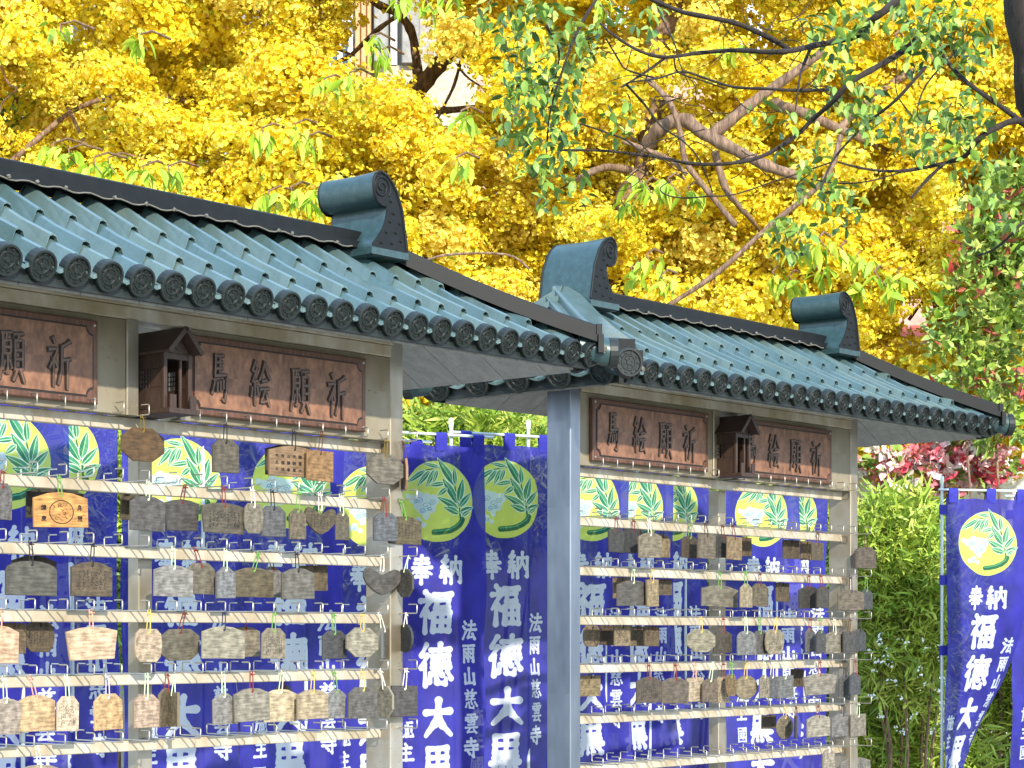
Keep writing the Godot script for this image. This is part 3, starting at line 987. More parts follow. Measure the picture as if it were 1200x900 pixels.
# ------------------------------------------------------------------ prayer plaques
# rack, row, outline, along rack, out from rack, top, width, height, board colour, cord, turn, hook, print
const PLAQUES := [
	["L",0,"oct",-0.219,0.066,2.120,0.151,0.093,110,75,32,"olive",0,-0.222,""],
	["L",0,"shield",0.060,0.093,2.106,0.099,0.096,105,95,75,"black",0,0.061,""],
	["L",0,"house",0.434,-0.028,2.124,0.216,0.095,92,70,42,"black",0,0.440,""],
	["L",0,"house",0.346,0.076,2.107,0.205,0.092,165,125,80,"black",0,0.345,"T"],
	["L",0,"rect",0.431,0.098,2.098,0.110,0.092,170,120,60,"brown",0,0.440,""],
	["L",0,"oct",0.717,0.093,2.106,0.160,0.093,125,115,95,"olive",0,0.723,""],
	["L",0,"oct",0.832,0.071,2.100,0.094,0.098,175,130,90,"brown",50,0.818,""],
	["L",1,"shield",-0.697,0.082,1.940,0.063,0.095,110,105,100,"red",0,-0.695,""],
	["L",1,"house",-0.413,-0.071,1.951,0.192,0.087,70,65,50,"black",0,-0.411,""],
	["L",1,"house",-0.499,0.066,1.927,0.177,0.094,225,160,80,"green",0,-0.505,"Q"],
	["L",1,"arch",-0.125,-0.082,1.967,0.102,0.095,100,85,55,"black",0,-0.127,""],
	["L",1,"house",-0.223,0.093,1.930,0.122,0.097,95,90,85,"pale",0,-0.222,""],
	["L",1,"trap",-0.047,0.028,1.932,0.129,0.090,85,80,75,"darkred",0,-0.033,""],
	["L",1,"trap",0.066,0.082,1.925,0.172,0.088,100,90,70,"red",0,0.061,""],
	["L",1,"barrel",0.165,0.098,1.927,0.073,0.087,135,125,100,"white",0,0.156,""],
	["L",1,"shield",0.256,0.082,1.924,0.097,0.090,100,100,100,"black",0,0.251,""],
	["L",1,"point",0.339,0.098,1.921,0.066,0.092,120,105,75,"green",0,0.345,""],
	["L",1,"heart",0.445,0.087,1.931,0.132,0.088,100,85,55,"white",0,0.440,""],
	["L",1,"point",0.541,0.082,1.921,0.056,0.087,105,95,70,"pale",0,0.534,""],
	["L",1,"shield",0.729,0.082,1.925,0.105,0.088,100,105,110,"red",0,0.723,""],
	["L",1,"house",0.842,0.060,1.920,0.147,0.089,105,90,55,"green",0,0.818,""],
	["L",2,"house",-0.506,-0.039,1.760,0.145,0.090,75,62,42,"black",0,-0.505,""],
	["L",2,"arch",-0.596,0.071,1.741,0.162,0.092,98,94,80,"black",0,-0.600,""],
	["L",2,"house",-0.416,0.093,1.743,0.137,0.094,108,88,58,"black",0,-0.411,""],
	["L",2,"house",-0.126,0.087,1.741,0.140,0.089,150,145,135,"pale",0,-0.127,""],
	["L",2,"shield",-0.008,0.066,1.750,0.103,0.089,120,110,85,"red",0,-0.033,""],
	["L",2,"point",0.061,0.093,1.741,0.072,0.091,130,130,130,"pale",0,0.061,""],
	["L",2,"house",0.228,0.028,1.744,0.156,0.088,110,95,60,"green",0,0.251,""],
	["L",2,"point",0.356,-0.028,1.751,0.073,0.093,125,120,110,"red",0,0.345,""],
	["L",2,"house",0.350,0.087,1.744,0.132,0.093,115,110,95,"black",0,0.345,""],
	["L",2,"rect",0.532,-0.033,1.758,0.113,0.078,105,85,50,"brown",0,0.534,""],
	["L",2,"heart",0.722,0.076,1.755,0.166,0.090,90,85,75,"white",0,0.723,""],
	["L",2,"oct",0.803,0.098,1.751,0.093,0.088,80,75,65,"pale",76,0.818,""],
	["L",3,"house",-0.695,0.071,1.570,0.117,0.099,225,185,145,"pink",0,-0.695,""],
	["L",3,"rect",-0.580,-0.028,1.577,0.077,0.082,120,95,62,"brown",0,-0.600,""],
	["L",3,"barrel",-0.491,-0.033,1.580,0.094,0.081,105,85,55,"black",0,-0.505,""],
	["L",3,"trap",-0.408,0.082,1.568,0.172,0.090,225,190,150,"pink",0,-0.411,""],
	["L",3,"barrel",-0.225,0.098,1.562,0.095,0.092,200,170,130,"yellow",0,-0.222,""],
	["L",3,"octw",-0.055,0.028,1.562,0.145,0.090,115,105,80,"darkred",0,-0.033,""],
	["L",3,"house",0.059,0.087,1.570,0.160,0.093,165,155,125,"navy",0,0.061,""],
	["L",3,"house",0.245,-0.028,1.570,0.115,0.091,140,125,95,"red",0,0.251,""],
	["L",3,"shield",0.248,0.093,1.565,0.092,0.090,150,135,105,"green",0,0.251,""],
	["L",3,"shield",0.538,0.050,1.558,0.100,0.086,75,75,75,"green",0,0.534,""],
	["L",3,"oct",0.628,0.082,1.567,0.138,0.091,165,155,125,"yellow",0,0.628,""],
	["L",3,"rect",0.744,0.060,1.566,0.103,0.096,110,115,115,"white",40,0.723,""],
	["L",3,"oval",0.815,0.087,1.580,0.148,0.091,70,75,75,"white",62,0.818,""],
	["L",4,"trap",-0.689,0.087,1.381,0.098,0.095,175,155,130,"pale",0,-0.695,""],
	["L",4,"house",-0.578,0.066,1.387,0.120,0.097,215,180,130,"pink",0,-0.600,""],
	["L",4,"shield",-0.498,0.098,1.382,0.070,0.093,220,195,160,"pale",0,-0.505,""],
	["L",4,"shield",-0.314,0.033,1.383,0.096,0.099,215,175,120,"lilac",0,-0.317,""],
	["L",4,"shield",-0.224,0.087,1.380,0.090,0.092,200,165,130,"pale",0,-0.222,""],
	["L",4,"house",-0.129,0.060,1.396,0.117,0.110,130,110,75,"red",30,-0.127,""],
	["L",4,"rect",-0.132,0.093,1.385,0.080,0.096,150,130,90,"pale",72,-0.127,""],
	["L",4,"point",0.064,0.082,1.378,0.084,0.091,145,140,130,"pale",0,0.061,""],
	["L",4,"house",0.156,0.098,1.391,0.137,0.097,155,145,120,"red",0,0.156,""],
	["L",4,"arch",0.440,-0.071,1.391,0.071,0.084,125,112,85,"darkred",0,0.440,""],
	["L",4,"house",0.335,0.028,1.383,0.136,0.098,210,190,150,"pale",0,0.345,""],
	["L",4,"house",0.437,0.060,1.381,0.128,0.090,190,165,120,"yellow",0,0.440,""],
	["L",4,"point",0.548,0.050,1.379,0.080,0.090,140,140,135,"green",0,0.534,""],
	["L",4,"shield",0.630,0.082,1.384,0.124,0.097,105,100,90,"yellow",0,0.628,""],
	["L",4,"oct",0.743,0.066,1.385,0.103,0.099,150,140,110,"white",76,0.723,""],
	["L",4,"rect",0.810,0.087,1.385,0.118,0.097,85,80,75,"white",0,0.818,""],
	["L",5,"house",-0.589,0.098,1.204,0.155,0.090,175,150,120,"pale",0,-0.600,""],
	["R",1,"trap",-0.739,0.087,1.932,0.095,0.088,65,65,60,"darkred",0,-0.742,""],
	["R",1,"rect",-0.561,0.028,1.937,0.115,0.089,60,60,58,"darkred",0,-0.561,""],
	["R",1,"house",-0.551,0.098,1.923,0.142,0.094,140,125,95,"white",0,-0.561,""],
	["R",1,"shield",-0.293,-0.039,1.928,0.104,0.086,145,120,75,"black",0,-0.289,""],
	["R",1,"point",-0.203,0.028,1.926,0.103,0.087,85,70,50,"green",0,-0.199,""],
	["R",1,"rect",-0.191,0.098,1.929,0.115,0.094,120,105,80,"brown",0,-0.199,""],
	["R",1,"shield",-0.012,0.050,1.935,0.111,0.090,65,63,58,"darkred",0,-0.018,""],
	["R",1,"rect",-0.004,0.098,1.926,0.099,0.090,150,120,75,"darkred",0,-0.018,""],
	["R",1,"rect",0.341,-0.087,1.940,0.086,0.076,110,85,50,"brown",0,0.344,""],
	["R",1,"rect",0.615,-0.044,1.938,0.120,0.078,95,75,45,"black",0,0.615,""],
	["R",1,"rect",0.792,-0.082,1.941,0.091,0.080,130,105,65,"black",0,0.796,""],
	["R",1,"rect",0.706,0.028,1.928,0.090,0.074,100,85,60,"brown",0,0.706,""],
	["R",1,"shield",0.972,0.098,1.917,0.167,0.091,105,90,70,"brown",0,0.978,""],
	["R",2,"rect",-0.476,-0.093,1.761,0.102,0.079,150,120,80,"brown",0,-0.471,""],
	["R",2,"house",-0.564,0.028,1.747,0.193,0.095,95,90,80,"pale",0,-0.561,""],
	["R",2,"rect",-0.474,0.050,1.751,0.074,0.102,160,135,90,"yellow",0,-0.471,""],
	["R",2,"rect",-0.290,-0.033,1.756,0.103,0.061,100,80,50,"brown",0,-0.289,""],
	["R",2,"house",-0.017,0.039,1.737,0.245,0.084,130,120,95,"green",0,-0.018,""],
	["R",2,"point",0.077,0.098,1.745,0.080,0.094,165,145,105,"green",0,0.073,""],
	["R",2,"shield",0.254,0.044,1.749,0.116,0.092,110,95,65,"darkred",0,0.253,""],
	["R",2,"rect",0.525,-0.028,1.758,0.096,0.078,110,90,60,"black",0,0.525,""],
	["R",2,"house",0.612,0.044,1.745,0.147,0.093,60,55,45,"red",0,0.615,""],
	["R",2,"house",0.635,0.098,1.745,0.092,0.091,75,70,60,"red",0,0.615,""],
	["R",2,"house",0.891,0.076,1.734,0.205,0.087,120,105,80,"navy",0,0.887,""],
	["R",2,"point",1.069,0.044,1.741,0.098,0.088,75,78,78,"green",0,1.068,""],
	["R",3,"barrel",-0.657,-0.093,1.579,0.097,0.079,135,110,75,"black",0,-0.651,""],
	["R",3,"rect",-0.557,-0.098,1.579,0.088,0.074,95,75,50,"brown",0,-0.561,""],
	["R",3,"rect",-0.556,-0.028,1.579,0.094,0.077,150,125,85,"black",0,-0.561,""],
	["R",3,"rect",-0.380,-0.093,1.576,0.094,0.075,130,110,75,"brown",0,-0.380,""],
	["R",3,"rect",-0.373,-0.028,1.576,0.092,0.076,115,90,55,"brown",0,-0.380,""],
	["R",3,"oct",-0.196,0.076,1.565,0.185,0.088,155,145,110,"yellow",0,-0.199,""],
	["R",3,"house",-0.023,0.055,1.560,0.122,0.087,80,70,50,"red",0,-0.018,""],
	["R",3,"arch",0.078,0.098,1.560,0.124,0.096,125,125,120,"pale",0,0.073,""],
	["R",3,"shield",0.254,0.044,1.560,0.104,0.096,95,90,85,"green",0,0.253,""],
	["R",3,"barrel",0.326,0.066,1.564,0.130,0.099,155,140,105,"yellow",0,0.344,""],
	["R",3,"point",0.613,0.050,1.571,0.068,0.099,100,100,98,"red",0,0.615,""],
	["R",3,"point",0.619,0.098,1.564,0.072,0.095,75,75,75,"green",0,0.615,""],
	["R",3,"house",0.797,0.055,1.557,0.161,0.092,140,130,105,"white",0,0.796,""],
	["R",3,"rect",0.874,0.076,1.557,0.089,0.097,80,78,72,"brown",0,0.887,""],
	["R",3,"point",0.977,0.066,1.568,0.097,0.095,70,72,72,"black",0,0.978,""],
	["R",4,"rect",-0.742,-0.033,1.395,0.118,0.077,150,125,75,"brown",0,-0.742,""],
	["R",4,"house",-0.558,0.098,1.389,0.150,0.096,95,80,60,"red",0,-0.561,""],
	["R",4,"house",-0.378,0.087,1.383,0.167,0.098,110,95,75,"red",0,-0.380,""],
	["R",4,"rect",-0.201,0.050,1.379,0.112,0.092,190,165,125,"pink",0,-0.199,""],
	["R",4,"arch",-0.129,0.071,1.375,0.102,0.091,120,100,75,"pale",0,-0.109,""],
	["R",4,"rect",-0.023,0.055,1.377,0.075,0.098,185,160,120,"darkred",0,-0.018,""],
	["R",4,"barrel",-0.022,0.093,1.390,0.070,0.086,130,100,50,"green",0,-0.018,""],
	["R",4,"oval",0.159,0.039,1.382,0.162,0.095,150,130,90,"yellow",0,0.163,""],
	["R",4,"point",0.252,0.066,1.383,0.067,0.092,150,135,105,"pale",0,0.253,""],
	["R",4,"point",0.340,0.044,1.381,0.068,0.093,95,95,95,"white",0,0.344,""],
	["R",4,"rect",0.441,0.039,1.376,0.122,0.091,115,115,110,"pale",0,0.434,""],
	["R",4,"rect",0.704,-0.071,1.399,0.092,0.075,100,80,50,"brown",0,0.706,""],
	["R",4,"trap",0.705,0.039,1.382,0.255,0.089,150,140,120,"red",0,0.706,""],
	["R",4,"point",0.887,0.050,1.376,0.087,0.109,90,90,88,"black",0,0.887,""],
	["R",4,"point",0.888,0.098,1.384,0.085,0.094,80,82,85,"red",0,0.887,""],
	["R",5,"rect",0.524,-0.093,1.210,0.102,0.057,100,85,65,"brown",0,0.525,""],
	["R",5,"oval",0.434,0.044,1.214,0.120,0.097,135,120,90,"yellow",0,0.434,""],
	["R",5,"rect",0.433,0.098,1.215,0.120,0.091,80,75,65,"brown",35,0.434,""],
	["R",5,"house",0.619,0.087,1.212,0.171,0.090,165,155,130,"red",0,0.615,""],
	["R",5,"house",0.884,0.039,1.210,0.177,0.097,130,125,120,"navy",0,0.887,""],
	["R",5,"rect",0.976,0.060,1.204,0.118,0.094,140,130,110,"pale",0,0.978,""],
	["R",6,"arch",0.707,0.082,1.067,0.093,0.096,165,150,125,"white",0,0.706,""],
	["R",6,"house",0.980,0.044,1.019,0.239,0.100,130,125,110,"navy",0,0.978,""],
]
const CORD := {"olive": [107, 90, 30], "black": [23, 23, 27], "brown": [74, 48, 32], "red": [116, 34, 30], "darkred": [94, 28, 28], "green": [95, 143, 60], "pale": [185, 201, 164], "white": [207, 201, 184], "yellow": [194, 165, 82], "pink": [224, 150, 124], "navy": [27, 34, 64], "lilac": [180, 174, 203]}
const NTH := ["first", "second", "third", "fourth", "fifth", "sixth", "seventh", "eighth", "ninth", "tenth", "eleventh", "twelfth", "thirteenth", "fourteenth", "fifteenth", "sixteenth", "seventeenth"]
const OUTLINE_WORD := {"oct": "octagonal", "octw": "wide octagonal", "house": "house-shaped", "trap": "flared house-shaped", "shield": "cut-cornered", "point": "narrow pointed", "barrel": "barrel-shaped", "arch": "round-topped", "heart": "heart-shaped", "oval": "oval", "rect": "rectangular"}

func outline(kind: String, w: float, h: float) -> PackedVector2Array:
	var q := []
	match kind:
		"oct", "octw":
			var k := 0.28 if kind == "oct" else 0.24
			q = [[-0.5 + k, 0], [-0.5, -k], [-0.5, -1 + k], [-0.5 + k, -1], [0.5 - k, -1], [0.5, -1 + k], [0.5, -k], [0.5 - k, 0]]
		"house": q = [[0, 0], [-0.22, -0.03], [-0.5, -0.17], [-0.5, -1], [0.5, -1], [0.5, -0.17], [0.22, -0.03]]
		"trap": q = [[0, 0], [-0.25, -0.04], [-0.5, -0.14], [-0.43, -1], [0.43, -1], [0.5, -0.14], [0.25, -0.04]]
		"shield": q = [[-0.26, 0], [-0.5, -0.2], [-0.5, -1], [0.5, -1], [0.5, -0.2], [0.26, 0]]
		"point": q = [[-0.12, 0], [-0.5, -0.2], [-0.5, -1], [0.5, -1], [0.5, -0.2], [0.12, 0]]
		"rect": q = [[-0.5, 0], [-0.5, -1], [0.5, -1], [0.5, 0]]
		"barrel": q = [[-0.3, 0], [-0.46, -0.15], [-0.5, -0.4], [-0.5, -0.62], [-0.44, -0.86], [-0.3, -1], [0.3, -1], [0.44, -0.86], [0.5, -0.62], [0.5, -0.4], [0.46, -0.15], [0.3, 0]]
		"arch":
			for k in 9:
				var an := PI * k / 8.0
				q.append([sin(an - PI / 2) * -0.5 * -1.0, -0.28 + 0.28 * cos(an - PI / 2)])
			q.append([0.5, -1]); q.append([-0.5, -1])
		"oval":
			for k in 16:
				var an := TAU * k / 16.0
				q.append([cos(an) * 0.5, -0.5 + sin(an) * 0.5])
		"heart":
			for k in 22:
				var an := TAU * k / 22.0
				var x := pow(absf(sin(an)), 1.3) * signf(sin(an)) * 0.5
				var y := (13.0 * cos(an) - 5.0 * cos(2 * an) - 2.0 * cos(3 * an) - cos(4 * an)) / 29.0
				q.append([x, y * 0.92 - 0.42])
	var res := PackedVector2Array()
	for p in q:
		res.append(Vector2(p[0] * w, p[1] * h))
	return res

func board_colour_word(c: Color) -> String:
	var l := c.get_luminance()
	if c.s > 0.6 and c.v > 0.75:
		return "bright orange"
	if c.s > 0.45:
		return "dark brown" if l < 0.3 else ("amber" if c.v > 0.6 else "brown")
	if c.s > 0.28:
		return "pale tan" if l > 0.58 else ("tan" if l > 0.42 else "olive brown")
	if c.s > 0.16:
		return "straw grey" if l > 0.5 else "weathered drab"
	return "dark grey" if l < 0.3 else "silver grey"

func build_plaques() -> void:
	var rows := {}
	for i in PLAQUES.size():
		var key := "%s%d" % [PLAQUES[i][0], PLAQUES[i][1]]
		if not rows.has(key):
			rows[key] = []
		rows[key].append(i)
	for key in rows:
		var ids: Array = rows[key]
		ids.sort_custom(func(x, y): return PLAQUES[x][3] > PLAQUES[y][3] if key[0] == "L" else PLAQUES[x][3] < PLAQUES[y][3])
		for j in ids.size():
			plaque(PLAQUES[ids[j]], j, ids[j])

func plaque(P: Array, nth: int, id: int) -> void:
	var col := Color8(P[8], P[9], P[10])
	var where := ""
	var rail: String = "under-sign beam" if P[1] == 0 else NTH[P[1] - 1] + " rail"
	if P[0] == "L":
		where = "%s from end post, %s, rack with orange emblem plaque" % [NTH[nth], rail]
	else:
		where = "%s from the steel column on the %s" % [NTH[nth], rail]
	var label := "%s %s plaque, %s" % [board_colour_word(col), OUTLINE_WORD[P[2]], where]
	if P[14] == "Q":
		label = "bright orange plaque printed with a round emblem and four black characters"
	elif P[14] == "T":
		label = "tan house-shaped plaque with neat columns of ink writing under the signboard"
	var xf := Transform3D(Basis(Vector3.UP, deg_to_rad(RACK_TURN)), RACK_AT[P[0]])
	var hook_y: float = RAILS[P[1]] + 0.0045
	var t := thing("prayer_plaque", label, "plaque", xf * Vector3(P[3], P[5], P[4]), RACK_TURN + P[12], "wooden prayer plaques on the racks")
	t.rotate_object_local(Vector3.BACK, rng.randf_range(-0.03, 0.03))
	var w: float = P[6]
	var h: float = P[7]
	var g := Geo.new()
	g.prism(outline(P[2], w, h), -0.004, 0.004, 0.0012)
	var face := 0
	if P[14] == "Q":
		face = 7
	elif P[14] == "T":
		face = 8
	elif col.s > 0.45:
		face = [0, 2, 5][id % 3]
	else:
		face = [0, 1, 2, 3, 0, 1, 4][id % 7]
	var grey := col.get_luminance()
	var m := mat(col.lerp(Color(grey, grey, grey), 0.28 if col.v < 0.8 else 0.10) * 0.9, 0.85)
	m.albedo_texture = M.faces[face]
	part("board", g.done(), m, t)
	# cord: loop over the hook, knot, and through the hole in the board
	var inv := t.transform.affine_inverse()
	var top: Vector3 = inv * (xf * Vector3(P[13], hook_y, P[4]))
	var gc := Geo.new()
	var hole := Vector3(0, -0.011, 0.0)
	gc.tube([hole + Vector3(-0.001, 0, -0.0065), top * 0.5 + Vector3(-0.002, 0, -0.003), top + Vector3(-0.0025, 0, -0.002), top + Vector3(0.0025, 0.001, 0.002), top * 0.5 + Vector3(0.003, 0, 0.004), hole + Vector3(0.001, 0, 0.0065)], [0.0017], 5)
	gc.lathe([[0.0, 0.004], [0.003, 0.0025], [0.004, 0.0], [0.003, -0.0025], [0.0, -0.004]], 7, top * 0.86 + Vector3(0, -0.002, 0.003))
	gc.lathe([[0.0, 0.0065], [0.003, 0.0055], [0.0038, 0.004]], 7, hole)
	gc.tube([top * 0.86, top * 0.86 + Vector3(0.009, -0.004, 0.006)], [0.0014], 4)
	gc.tube([top * 0.86, top * 0.86 + Vector3(-0.008, -0.005, 0.005)], [0.0014], 4)
	part("cord", gc.done(), cord_mat(P[11]), t)

func cord_mat(c: String) -> StandardMaterial3D:
	var key := "cord_" + c
	if not M.has(key):
		M[key] = mat(Color8(CORD[c][0], CORD[c][1], CORD[c][2]), 0.85)
	return M[key]

# ------------------------------------------------------------------ banners
# moon centre x, y of the survey, distance, turn, twist, label
func banner(x: float, y: float, d: float, turn: float, twist: float, label: String, seed_: int, pole_x: float) -> void:
	var U := 0.33
	var o := at(x, y, d)
	var t := thing("temple_banner", label, "banner", Vector3(o.x, 0, o.z), turn, "blue offering banners")
	var W := 1.3714 * U
	var top := o.y + 0.70 * U
	var H := 5.6 * U
	var n := noise(1.0, seed_, 2)
	var g := Geo.new()
	g.smooth(true)
	var nx := 16
	var ny := 64
	var P := func(i: int, j: int) -> Vector3:
		var u := float(i) / nx
		var v := float(j) / ny
		var px := (u - 0.5) * W
		var py := top - v * H
		var pz := 0.013 * sin(u * 9.0 + seed_ + v * 2.5) * (0.5 + v) + 0.004 * sin(u * 31.0 + seed_ * 2.0 + v * 5.0) + 0.045 * n.get_noise_2d(u * 1.4, v * 2.2) * (0.3 + v)
		if v < 0.03:
			py -= 0.006 * absf(sin(u * PI * 3.0)) 
		px += 0.02 * n.get_noise_2d(v * 1.2, 7.0) * v
		if twist != 0.0:
			var k := smoothstep(0.22, 0.86, v)
			var a := k * twist
			var lx := px + W * 0.5
			px = -W * 0.5 + lx * cos(a) - 0.03 * k
			pz -= lx * sin(a) * 0.9 + 0.03 * sin(u * 6.0) * k
		return Vector3(px, py, pz)
	for j in ny:
		for i in nx:
			var q := []
			for c in [[0, 1], [1, 1], [1, 0], [0, 0]]:
				q.append([P.call(i + c[0], j + c[1]), Vector2(float(i + c[0]) / nx, float(j + c[1]) / ny)])
			g.tri(q[0][0], q[1][0], q[2][0], q[0][1], q[1][1], q[2][1])
			g.tri(q[0][0], q[2][0], q[3][0], q[0][1], q[2][1], q[3][1])
	part("cloth", g.done(), M.cloth, t)
	var rod := top + 0.042
	for k in 3:
		var tx := (-0.58 + 0.58 * k + (0.06 if k == 1 else 0.0)) * U
		var gt := Geo.new()
		gt.smooth(true)
		var hw := 0.08 * U
		var sec := [[top - 0.004 - 0.02, 0.003], [top + 0.01, 0.004], [rod, 0.0095], [rod + 0.009, 0.0], [rod, -0.0095], [top + 0.01, -0.004], [top - 0.02, -0.003]]
		for i in sec.size() - 1:
			gt.quad(Vector3(tx - hw, sec[i][0], sec[i][1]), Vector3(tx + hw, sec[i][0], sec[i][1]), Vector3(tx + hw, sec[i + 1][0], sec[i + 1][1]), Vector3(tx - hw, sec[i + 1][0], sec[i + 1][1]))
		part("hanging_tab", gt.done(), M.tab, t)
	# the pole is a thing of its own, standing in the ground behind
	var s := thing("banner_pole", "white pole of " + label.trim_prefix("blue "), "pole", Vector3(o.x, 0, o.z), turn, "poles of the offering banners")
	var gp := Geo.new()
	var pz := -0.019
	gp.tube([Vector3(pole_x * U, 0, pz), Vector3(pole_x * U, rod + 0.03, pz)], [0.0075], 10)
	part("pole", gp.done(), M.pole, s)
	gp = Geo.new()
	gp.tube([Vector3(pole_x * U, rod + 0.03, pz), Vector3(pole_x * U, rod + 0.036, pz), Vector3(pole_x * U, rod + 0.066, pz), Vector3(pole_x * U, rod + 0.072, pz)], [0.0075, 0.0105, 0.0105, 0.006], 10)
	part("cap", gp.done(), M.pole_cap, s)
	gp = Geo.new()
	gp.tube([Vector3(-0.82 * U, rod, 0), Vector3(0.80 * U, rod, 0)], [0.006], 8)
	part("crossbar", gp.done(), M.pole, s)
	if twist != 0.0:
		for k in 3:
			var gs := Geo.new()
			var y0 := top - 0.06 - k * 0.36
			gs.box(Vector3(-W * 0.5 - 0.016, y0, -0.006), Vector3(0.055, 0.05, 0.004), Basis(Vector3.UP, 0.3))
			part("side_tab", gs.done(), M.tab, t)

func build_banners() -> void:
	var L := [
		[4, 540, 7.0, 30, 0.0, "blue offering banner left of the narrow planting gap, in front of its neighbour", 0.22],
		[63, 536, 7.25, 30, 0.0, "blue offering banner half covered, its edge along the narrow planting gap", 0.22],
		[211, 565, 7.82, 30, 0.0, "blue offering banner behind the wooden lantern and octagonal brown plaque", 0.3],
		[341, 570, 8.13, 30, 0.0, "blue offering banner behind the tan plaque with columns of writing", 0.22],
		[438, 594, 8.39, 30, 0.0, "blue offering banner mostly hidden behind the cream end post", 0.22],
		[512, 587.5, 8.48, 30, 0.0, "blue offering banner in the opening, overlapping its neighbour", 0.23],
		[592, 585, 8.85, 30, 0.0, "blue offering banner in the opening, tucked behind its neighbour", 0.38],
		[692, 593, 9.8, 32, 0.0, "blue offering banner just past the steel column, foremost of three", 0.3],
		[745, 594, 10.06, 32, 0.0, "blue offering banner in the middle of three past the steel column", 0.3],
		[787, 595, 10.3, 32, 0.0, "blue offering banner last of three, beside the far rack's middle post", 0.3],
		[894, 603, 10.7, 28, 0.0, "blue offering banner with whole moon showing past the far middle post", 0.3],
		[927, 603, 11.0, 28, 0.0, "blue offering banner by the shrubs, covered by the whole-moon banner", 0.3],
		[1157, 637, 10.7, 14, 0.98, "blue offering banner twisting at its foot, alone among the shrubs", -0.74],
		[1234, 640, 11.4, 6, 0.1, "blue offering banner behind the twisting one", 0.3],
	]
	for i in L.size():
		var b: Array = L[i]
		banner(b[0], b[1], b[2], b[3], b[4], b[5], i * 7 + 3, b[6])

# ------------------------------------------------------------------ plants
func leaf_mesh(length: float, width: float, droop: float, fold := 0.25) -> ArrayMesh:
	var g := Geo.new()
	g.smooth(true)
	var n := 5
	var mid := []
	var lf := []
	var rt := []
	for k in n + 1:
		var t := float(k) / n
		var w := width * 0.5 * pow(sin(PI * pow(t, 0.8)), 0.9) if k > 0 and k < n else 0.0
		var p := Vector3(0, -droop * length * t * t, length * t)
		mid.append(p)
		lf.append(p + Vector3(-w, w * fold, 0))
		rt.append(p + Vector3(w, w * fold, 0))
	for k in n:
		if k > 0:
			g.tri(mid[k], lf[k], mid[k + 1]); g.tri(mid[k], mid[k + 1], rt[k])
		if k < n - 1:
			g.tri(lf[k], lf[k + 1], mid[k + 1]); g.tri(rt[k], mid[k + 1], rt[k + 1])
	return g.done()

func aim(dir: Vector3, roll: float, scale := 1.0) -> Basis:
	var z := dir.normalized()
	var x := Vector3.UP.cross(z)
	if x.length() < 0.01:
		x = Vector3.RIGHT
	x = x.normalized()
	return Basis(x, z.cross(x), z) * Basis(Vector3.BACK, roll) * Basis.from_scale(Vector3.ONE * scale)

func rand_dir() -> Vector3:
	var z := rng.randf_range(-1, 1)
	var a := rng.randf() * TAU
	var r := sqrt(1.0 - z * z)
	return Vector3(r * cos(a), z, r * sin(a))

# a limb through surveyed points [x, y, distance]; radius from r0 to r1
func limb(called: String, pts: Array, r0: float, r1: float, m: Material, parent: Node3D, sides := 8) -> MeshInstance3D:
	var ctrl := []
	for p in pts:
		ctrl.append(at(p[0], p[1], p[2]) if p is Array else p)
	var path := []
	var rad := []
	var n := ctrl.size()
	for i in n - 1:
		for k in 4:
			var t := k / 4.0
			var p0: Vector3 = ctrl[maxi(i - 1, 0)]
			var p3: Vector3 = ctrl[mini(i + 2, n - 1)]
			path.append((ctrl[i] as Vector3).cubic_interpolate(ctrl[i + 1], p0, p3, t))
	path.append(ctrl[-1])
	for i in path.size():
		rad.append(lerpf(r0, r1, float(i) / (path.size() - 1)) * (1.0 + 0.10 * sin(i * 2.3) + 0.06 * sin(i * 5.1)))
	var g := Geo.new()
	var off := parent.position
	var loc := []
	for p in path:
		loc.append(p - off)
	g.tube(loc, rad, sides)
	return part(called, g.done(), m, parent)

# a rounded mass of blossom: many small cupped flowers over a lumpy ball of radius about 1
func clump_mesh(seed_: int, count: int, flower: float, tones: Array) -> ArrayMesh:
	var g := Geo.new()
	var q := RandomNumberGenerator.new()
	q.seed = seed_
	var lump := noise(1.1, seed_, 2)
	for i in count:
		var z := q.randf_range(-1, 1)
		var a := q.randf() * TAU
		var s := sqrt(maxf(0.0, 1.0 - z * z))
		var dir := Vector3(s * cos(a), z, s * sin(a))
		var c := dir * (0.85 + 0.95 * lump.get_noise_3d(dir.x, dir.y, dir.z)) * pow(q.randf(), 0.30)
		c.y *= 0.8
		var b := aim(dir + Vector3(q.randf_range(-0.7, 0.7), q.randf_range(-0.5, 0.8), q.randf_range(-0.7, 0.7)), q.randf() * TAU)
		var rr := flower * q.randf_range(0.55, 1.35)
		var tone: Color = (tones[q.randi() % tones.size()] as Color).lerp(tones[q.randi() % tones.size()], q.randf())
		var odd := q.randf()
		if odd < 0.05:
			tone = Color(0.40, 0.52, 0.06)
		elif odd < 0.08:
			tone = Color(0.56, 0.36, 0.06)
		g.st.set_color(tone)
		for k in 5:
			var a0 := TAU * k / 5.0
			var a1 := TAU * (k + 1) / 5.0
			g.tri(c + b * Vector3(0, 0, -rr * 0.3), c + b * Vector3(cos(a0) * rr, sin(a0) * rr, rr * 0.35), c + b * Vector3(cos(a1) * rr, sin(a1) * rr, rr * 0.35))
	return g.done()

